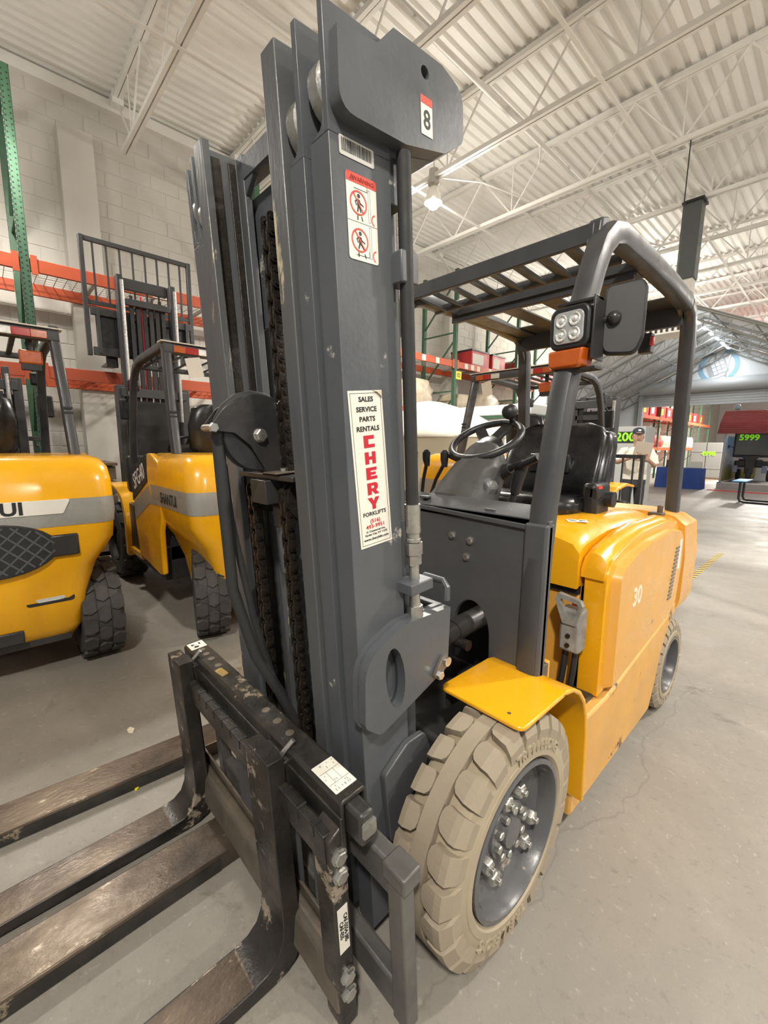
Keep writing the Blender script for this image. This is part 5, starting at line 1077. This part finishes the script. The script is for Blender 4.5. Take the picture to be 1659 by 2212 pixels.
# emblem on the gable: two blue arcs around a tilted white lattice
LG = mat('emblem_blue', (.30,.52,.68), .5, rvar=0); LW = mat('emblem_white', (.86,.87,.88), .5, rvar=0); LGd = mat('emblem_grey', (.45,.46,.47), .5, rvar=0)
EC = (-.30, 4.02); EM = B().prism(circ(EC[0],EC[1],.52,18,-70,75)+circ(EC[0]-.02,EC[1],.42,18,75,-70), 'xz', .04, .052).obj('emblem_arc', LG, t)
B().prism(circ(EC[0],EC[1],.52,18,110,255)+circ(EC[0]+.02,EC[1],.42,18,255,110), 'xz', .04, .052).obj('emblem_arc', LG, t)
Tq = frame(Vector((EC[0], .04, EC[1])), (.93,0,.36), (-.36,0,.93)) @ Matrix.Diagonal((.62,.62,1,1))
B(Tq).box(-.33,.33,-.40,.42,-.008,-.002).obj('emblem_panel', LGd, t)
for i in range(3):
    for j in range(4): B(Tq).box(-.28+.19*i,-.12+.19*i,-.36+.19*j,-.20+.19*j,.0,.012).obj('emblem_cell', LW, t)
for j in range(8): B(Tq).box(-.48,-.34,-.36+.09*j,-.31+.09*j,.0,.012).obj('emblem_bar', LGd, t)
B(Tq).prism([(-.02,-.40),(-.1,-.40),(-.1,-.46),(-.25,-.46),(-.25,-.52),(.2,-.52),(.2,-.46),(.06,-.46),(.06,-.40)], 'xy', 0, .012).obj('emblem_base', LW, t)
B().bar((-.10,.03,3.7),(.0,.03,4.6),.05,.03).obj('gable_post', GALV, t)
# ---- beyond the door ----
struct(B().box(-6.75,16,44,44.3,0,6.4).obj('wall_back', mat('far_wall_grey', (.46,.46,.44), .6)))
BLUE = mat('blue_tablecloth', (.012,.055,.26), .6, 0, (.008,.03,.18), 2, .6)
t = thing('display_table', 'table under a blue cloth beside the red carpet', 'table', (-3.1, 18.2, 0))
b = B(); n = 40; tp = rrect(-.72,.72,-.35,.35,.05,5)
b.loft([[(x*k, y*k, z) for x, y in tp] for z, k in ((.0,1.04),(.4,1.01),(.74,1.0),(.76,.99))]); b.obj('tablecloth', BLUE, t, smooth=40)
for i, (x, w_, h_, m_, lb) in enumerate(((-.35,.2,.28,PLAST,'dark framed display card on the blue table'),(.0,.12,.26,PLAST,'narrow black speaker box on the blue table'),(.45,.42,.24,PAPER,'white stack of leaflets on the blue table'))):
    o = B().box(-w_/2,w_/2,-.06,.06,0,h_).obj(['display_card','speaker_box','leaflet_stack'][i], m_, None, bevel=.01); o.location = (-3.1+x, 18.1, .762); tag(o, lb, ['card','speaker','leaflets'][i])
tag(B().box(-2.2,2.2,17.9,18.35,.0,.004).obj('red_carpet', mat('red_carpet', (.50,.03,.045), .9)), 'long red carpet runner on the concrete beyond the roller door', 'carpet')
tag(B().box(-4.6,-2.4,27,34,.0,.006).obj('red_carpet', MATS['red_carpet']), 'bright red carpet patch behind the blue table', 'carpet')
t = thing('market_booth', 'exhibition booth with dark red corrugated awning on a low platform', 'booth', (-.62, 20.6, 0))
REDA = mat('dark_red_sheet', (.20,.018,.026), .4, 0, (.26,.03,.035), 4, .5)
B().box(-1.5,2.6,-1.5,1.6,.0,.22).obj('platform', mat('platform_grey', (.36,.34,.32), .6), t); 
for a in ((-1.5,2.6,-1.5,-1.38,.22,.235),(-1.5,-1.38,-1.5,1.6,.22,.235)): B().box(*a).obj('platform_edge', INKW, t)
for x, y in ((-1.42,-1.42),(2.5,-1.42),(-1.42,1.5),(2.5,1.5)): B().box(x-.03,x+.03,y-.03,y+.03,.22,2.05).obj('booth_post', GALV, t)
for k in range(16):
    y0 = -1.75+.06*k; z0 = 2.02+.072*k if k < 6 else 2.02+.43+.042*(k-6); z1 = 2.02+.072*(k+1) if k < 6 else 2.02+.43+.042*(k-5); B().prism([(y0,z0),(y0+.05,z0),(y0+.06,z1),(y0+.055,z1+.012),(y0+.01,z1)], 'yz', -1.62, 2.7).obj('awning_rib', REDA, t)
B().box(-1.62,2.7,-.8,1.7,2.86,2.89).obj('awning_roof', REDA, t); B().box(-1.5,2.6,1.5,1.56,.22,2.8).obj('booth_back', mat('booth_back_grey', (.40,.40,.39), .6), t)
def poster():
    m = bpy.data.materials.new('landscape_print'); m.use_nodes = True; nt = m.node_tree; N = nt.nodes; L = nt.links; p = N['Principled BSDF']
    tc = N.new('ShaderNodeTexCoord'); no = N.new('ShaderNodeTexNoise'); no.inputs['Scale'].default_value = 2.5; L.new(tc.outputs['Object'], no.inputs['Vector']); se = N.new('ShaderNodeSeparateXYZ'); L.new(tc.outputs['Object'], se.inputs[0])
    ad = N.new('ShaderNodeMath'); ad.operation = 'MULTIPLY_ADD'; ad.inputs[1].default_value = .9; L.new(no.outputs['Fac'], ad.inputs[0]); L.new(se.outputs['Z'], ad.inputs[2]); rp_ = N.new('ShaderNodeValToRGB'); L.new(ad.outputs[0], rp_.inputs[0])
    mr = N.new('ShaderNodeMapRange'); mr.inputs[1].default_value = .5; mr.inputs[2].default_value = 2.4; L.new(ad.outputs[0], mr.inputs[0]); L.new(mr.outputs[0], rp_.inputs[0])
    e = rp_.color_ramp.elements; e[0].color = (.10,.13,.03,1); e[1].color = (.25,.45,.75,1); e[1].position = .8
    for pos, c in ((.25,(.32,.27,.06,1)),(.42,(.34,.36,.40,1)),(.6,(.62,.66,.70,1))): q = e.new(pos); q.color = c
    L.new(rp_.outputs[0], p.inputs['Base Color']); return m
ld = bpy.data.lights.new('booth_fill_light','AREA'); ld.size = 1.2; ld.energy = 60; ld.color = (1,.97,.92); lo = bpy.data.objects.new('booth_fill_light', ld); COL.objects.link(lo); lo.parent = t; lo.location = (.2,0,2.8)  # no source known under the awning; added to brighten the booth
B().box(-.4,.8,-.05,.05,2.82,2.85).obj('booth_fill_tube', LEDM, t)  # glowing bar added to go with the fill light
LP = poster(); B().box(-1.47,-1.43,-1.35,1.5,.25,1.95).obj('side_banner', LP, t); B().box(-1.35,-.75,1.46,1.5,.3,1.9).obj('rear_banner', LP, t)
B().ball((-1.2,-1.3,2.98),.11,12,8).obj('globe_lamp', mat('globe_blue_grey', (.25,.34,.38), .15), t, smooth=60)
# small black three-wheeled cart on the platform
t = thing('cargo_tricycle', 'black cargo tricycle with windscreen and green 5999 price on the platform', 'tricycle', (-1.35, 20.1, .235))
B().box(-.48,.52,.1,1.3,.55,.85).obj('body', PLAST, t, bevel=.05); B().prism([(-.12,.3),(.12,.3),(.16,.85),(.3,1.0),(-.3,1.0),(-.16,.85)], 'xz', -.12,.12).obj('front_shield', PLAST, t, bevel=.03)
for x in (-.55,.5): B().box(x,x+.05,.0,.05,.95,1.95).obj('screen_post', PLAST, t)
B().box(-.55,.55,-.02,.05,.93,1.02).obj('handlebar_cowl', PLAST, t, bevel=.02); B().box(-.6,.6,-.15,1.35,1.93,1.99).obj('roof', PLAST, t, bevel=.02); B().box(-.5,.5,.02,.03,1.02,1.92).obj('windscreen', mat('tinted_screen', (.10,.12,.12), .1, rvar=0, coat=.5), t)
text('5999', .30, LIME, frame(Vector((-.12,.012,1.66)), (1,0,0), (0,0,1)), t, name='price_lettering', bold=.008)
def cw(x, y, r_): 
    B()._lathe2([(r_-.08,-.05),(r_-.02,-.06),(r_,-.03),(r_,.03),(r_-.02,.06),(r_-.08,.05),(.03,.03),(.03,-.03),(r_-.08,-.05)], Vector((x,y,r_)), Vector((1,0,0)), 20).obj('wheel', RUBB, t, smooth=40)
cw(0,-.02,.25); cw(-.45,1.1,.22); cw(.48,1.1,.22)
for x in (-.5,.36): B().prism(rrect(x,x+.16,.80,.92,.03), 'xz', -.05,.02).obj('head_lamp', mat('lamp_pinkish', (.5,.42,.42), .25), t); B().box(x,x+.15,-.06,.06,.35,.62).obj('mud_flap', mat('flap_blue_grey', (.18,.2,.3), .4), t, bevel=.02)
B().cyl((0,-.06,.80),(0,-.02,.80),.05,n=14).obj('centre_lamp', INKW, t); B().tube([(-.55,0,1.3),(-.72,-.02,1.35)], .012, 6).obox((-.74,-.02,1.32),(.14,.05,.12)).obj('side_mirror', PLAST, t)
# grey lidded cabinet stack with price
t = thing('grey_cabinet', 'tall grey strapped cabinet with lime price behind the booth', 'cabinet', (-3.55, 25.0, 0)); B().box(-.6,.6,-.4,.4,.08,1.75).obj('body', mat('cabinet_grey', (.26,.26,.25), .5), t, bevel=.01); B().box(-.6,.6,-.41,-.4,.5,.54).box(-.6,.6,-.41,-.4,1.3,1.34).obj('strap', GALV, t); B().box(-.01,.01,-.405,-.4,.08,1.75).obj('seam', PLAST, t); B().box(-.65,.65,-.45,.45,0,.08).obj('pallet', WOOD, t)
text('4998', .28, LIME, frame(Vector((.08,-.412,1.22)), (1,0,0), (0,0,1)), t, name='price_lettering', bold=.01)
# bench
t = thing('picnic_bench', 'blue seat boards on a bent black tube frame near the right edge', 'bench', (-.45, 14.6, 0))
BSM = mat('blue_seat_board', (.07,.33,.66), .4)
for x, z, y in ((-.35,.62,0),(.75,.95,.55)): B().box(x-.16,x+.16,y-.6,y+.6,z-.03,z).obj('seat_board', BSM, t, bevel=.01)
for y in (-.35,.35): B().tube([(-.35,y,.59),(-.35,y,.12),(-.31,y,.05),(-.24,y,.03),(.55,y,.03),(.66,y,.06),(.72,y,.14),(.75,y,.92)], .03, 8).obj('tube_frame', PLAST, t, smooth=40)
# grey panel with the green price
t = thing('control_cabinet', 'pale grey cabinet with green 5200 price behind the standing person', 'cabinet', (-1.98, 8.6, 0)); B().box(-.55,.42,-.3,.3,0,1.9).obj('body', mat('pale_grey_panel', (.44,.45,.44), .45), t, bevel=.01); B().box(-.30,.33,-.306,-.3,1.58,1.80).obj('price_card', INKB, t); text('5200', .235, LIME, frame(Vector((.015,-.308,1.69)), (1,0,0), (0,0,1)), t, name='price_lettering', bold=.006, sx=1.05)
# hazard tape on the floor and scraps
t = tag(B().box(.03,.10,4.0,6.6,0,.0012).obj('hazard_tape', mat('tape_yellow', (.62,.42,.10), .6)), 'yellow and black hazard tape stuck on the floor behind the forklift', 'tape')
k = B()
for i in range(22): y = 4.02+.118*i; k.prism([(.03,y),(.10,y+.05),(.10,y+.10),(.03,y+.05)], 'xy', .0012,.0018)
k.obj('black_stripes', mat('tape_black', (.08,.07,.06), .7), t, kind='stuff')
for i, (x, y, s_, m_, lb) in enumerate(((-1.25,-.62,.03,CREAM,'small torn paper scrap on the floor beyond the left fork'),(-.80,-.70,.018,YTAG,'tiny yellow scrap on the floor beside the left fork'),(.42,2.55,.06,PAPER,'crumpled white paper on the floor behind the counterweight'))):
    r_ = random.Random(i); b = B(); b.loft([[(s_*(1-.3*k_)*math.cos(R(a))*r_.uniform(.6,1.1), s_*.6*math.sin(R(a))*r_.uniform(.6,1.1), .001+.012*k_*r_.uniform(.5,1)) for a in range(0,360,60)] for k_ in (0,1)]); o = b.obj('paper_scrap', m_); o.location = (x,y,0); tag(o, lb, 'scrap')
# ================= standing person with a cap =================
SKIN = mat('skin', (.42,.25,.17), .5, 0, (.38,.21,.14), 20, .4); SHIRT = mat('cream_shirt', (.72,.68,.58), .8, 0, (.64,.60,.50), 6, .5, .5, 12); TROU = mat('dark_trousers', (.028,.027,.030), .8, bump=.4, bscale=14); CAPM = mat('navy_cap', (.02,.025,.045), .7)
def person():
    t = thing('person', 'person in cream shirt and navy cap holding up a blank sheet behind the forklift', 'person', (-1.36, 7.25, 0), R(25))
    def skin(name, verts, edges, m, sub=2, root=0):
        me = bpy.data.meshes.new(name); me.from_pydata([v[0] for v in verts], edges, []); me.materials.append(m); o = bpy.data.objects.new(name, me); COL.objects.link(o); o.parent = t
        md = o.modifiers.new('skin', 'SKIN'); md.use_smooth_shade = True; me.skin_vertices or None
        lay = me.skin_vertices[0] if len(me.skin_vertices) else None
        if lay is None: return o
        for i, v in enumerate(verts): lay.data[i].radius = (v[1], v[2] if len(v) > 2 else v[1])
        lay.data[root].use_root = True
        s_ = o.modifiers.new('sub', 'SUBSURF'); s_.levels = sub; s_.render_levels = sub; return o
    # loft-based body: one continuous surface for trunk, head; limbs lofted into it
    def tubeloft(path, rad, n=14, up=(0,1,0)):
        path = [Vector(p) for p in path]; rings = []
        for i, p in enumerate(path):
            a = path[max(0,i-1)]; q = path[min(len(path)-1,i+1)]; d = (q-a).normalized(); u = Vector(up); u = (u-d*u.dot(d)).normalized(); w_ = d.cross(u); rx, ry = rad[i] if hasattr(rad[i], '__len__') else (rad[i], rad[i])
            rings.append([p+w_*rx*math.cos(2*math.pi*j/n)+u*ry*math.sin(2*math.pi*j/n) for j in range(n)])
        return rings
    b = B()
    # head and neck and hidden trunk core (skin)
    b.loft(tubeloft([(0,.0,1.30),(0,.0,1.42),(0,-.005,1.49),(0,-.012,1.54),(0,-.02,1.575),(0,-.022,1.615),(0,-.018,1.66),(0,-.01,1.70),(0,0,1.745),(0,.005,1.775)], [(.12,.08),(.062,.06),(.052,.055),(.058,.07),(.070,.085),(.076,.096),(.079,.100),(.078,.098),(.062,.08),(.02,.03)], 18))
    # arms: upper arm, forearm, wrist, palm
    arms = {1: [(.19,.0,1.40),(.25,-.03,1.29),(.27,-.08,1.18),(.25,-.17,1.17),(.19,-.27,1.22),(.13,-.33,1.27)], -1: [(-.19,.0,1.40),(-.26,-.04,1.30),(-.29,-.10,1.22),(-.25,-.20,1.24),(-.17,-.28,1.28),(-.09,-.33,1.31)]}
    for s, p in arms.items():
        b.loft(tubeloft(p, [.05,.046,.041,.038,.030,.026], 12, (.3,.2,1)))
        h = Vector(p[-1]); d = (Vector(p[-1])-Vector(p[-2])).normalized(); up = Vector((0,0,1)); r_ = d.cross(up).normalized()
        b.loft(tubeloft([h-d*.01, h+d*.03, h+d*.075], [(.018,.028),(.018,.042),(.014,.040)], 10, (0,0,1)))
        for f in range(4):
            o = h+d*.07+up*(.030-.020*f); L_ = (.062,.072,.068,.052)[f]; c = r_*(-s)
            b.loft(tubeloft([o, o+d*L_*.45, o+d*L_*.75+c*.018*s*0+Vector((0,-.012,0)), o+d*L_*.8+Vector((0,-.030,-.004))], [.0095,.009,.008,.006], 8, (0,0,1)))
        o = h+d*.02+up*.035; b.loft(tubeloft([o, o+d*.025+up*.025, o+d*.05+up*.03+Vector((0,-.012,0))], [.012,.0105,.008], 8, (1,0,0)))
    BD = b.obj('body', SKIN, t, smooth=60)
    fz = B(); fz.loft(tubeloft([(0,-.115,1.66),(0,-.125,1.63),(0,-.118,1.612)], [.010,.016,.012], 8, (0,1,0))); fz.obj('nose', SKIN, t, smooth=60)
    for s in (1,-1):
        B().ball((s*.030,-.108,1.665),(.012,.008,.007),10,6).obj('eye', INKW, t, smooth=60); B().ball((s*.030,-.115,1.665),(.005,.004,.005),8,5).obj('iris', INKB, t); B().ball((s*.083,-.005,1.64),(.010,.022,.034),10,7).obj('ear', SKIN, t, smooth=60)
    B().box(-.024,.024,-.116,-.108,1.585,1.592).obj('mouth', mat('lip', (.30,.13,.10), .5), t, bevel=.003)
    hr = B(); hr.loft([[(.082*k*math.cos(R(a)), .01+.10*k*math.sin(R(a)) if math.sin(R(a))>-.2 else .01-.02, z) for a in range(0,360,20)] for z, k in ((1.60,.9),(1.66,1.02),(1.72,1.02))]); hr.obj('hair', INKB, t, smooth=60)
    c = B(); c.loft([[(.088*k*math.cos(R(a)), .004+.108*k*math.sin(R(a)), z) for a in range(0,360,18)] for z, k in ((1.695,1.02),(1.73,1.02),(1.765,.9),(1.79,.62),(1.80,.15))]); c.obj('cap', CAPM, t, smooth=60)
    c = B(); c.prism([(-.075,-.07),(-.06,-.15),(0,-.185),(.06,-.15),(.075,-.07),(0,-.10)], 'xy', 1.697, 1.704); c.obj('cap_peak', CAPM, t, bevel=.003); B().box(-.02,.02,-.113,-.105,1.735,1.765).obj('cap_badge', INKW, t)
    sh = B(); sh.loft(tubeloft([(0,.01,.93),(0,.01,1.0),(0,.005,1.12),(0,0,1.25),(0,0,1.36),(0,0,1.42),(0,0,1.46),(0,0,1.475)], [(.185,.125),(.185,.13),(.175,.125),(.185,.125),(.195,.115),(.175,.095),(.10,.075),(.066,.066)], 20))
    for s, p in arms.items(): sh.loft(tubeloft([(s*.14,0,1.40)]+p[:3], [.075,.075,.068,.064], 12, (.3,.2,1)))
    sh.obj('shirt', SHIRT, t, smooth=60)
    B().loft(tubeloft([(0,.01,.93),(0,.01,.965)], [(.178,.122),(.178,.122)], 20)).obj('belt', PLAST, t, smooth=40)
    tr = B(); tr.loft(tubeloft([(0,.01,.80),(0,.01,.88),(0,.01,.955)], [(.17,.12),(.18,.125),(.172,.118)], 20))
    for s in (1,-1): tr.loft(tubeloft([(s*.085,.01,.86),(s*.095,.005,.66),(s*.10,-.01,.48),(s*.105,.005,.28),(s*.11,.01,.09)], [(.088,.10),(.08,.09),(.064,.07),(.058,.064),(.06,.065)], 14))
    tr.obj('trousers', TROU, t, smooth=60)
    for s in (1,-1): sho = B(); sho.loft(tubeloft([(s*.11,.08,.05),(s*.11,.03,.055),(s*.11,-.06,.045),(s*.11,-.16,.03),(s*.11,-.19,.025)], [(.035,.045),(.042,.05),(.045,.042),(.042,.028),(.02,.018)], 12, (0,0,1))); sho.obj('shoe', PLAST, t, smooth=60)
    return t
P1 = person(); P1.scale = (1.02,1.02,1.02)
ps = B(); Tp = Matrix.Translation((-1.36,7.25,0)) @ Matrix.Rotation(R(25),4,'Z') @ frame(Vector((.03,-.37,1.42)), (1,.05,-.12), (.12,-.25,1))
o = B(Tp).box(-.13,.13,-.16,.17,-.002,.002).obj('paper_sheet', mat('buff_paper', (.52,.44,.36), .7)); tag(o, 'blank buff paper sheet held up in front of the person in the navy cap', 'paper')
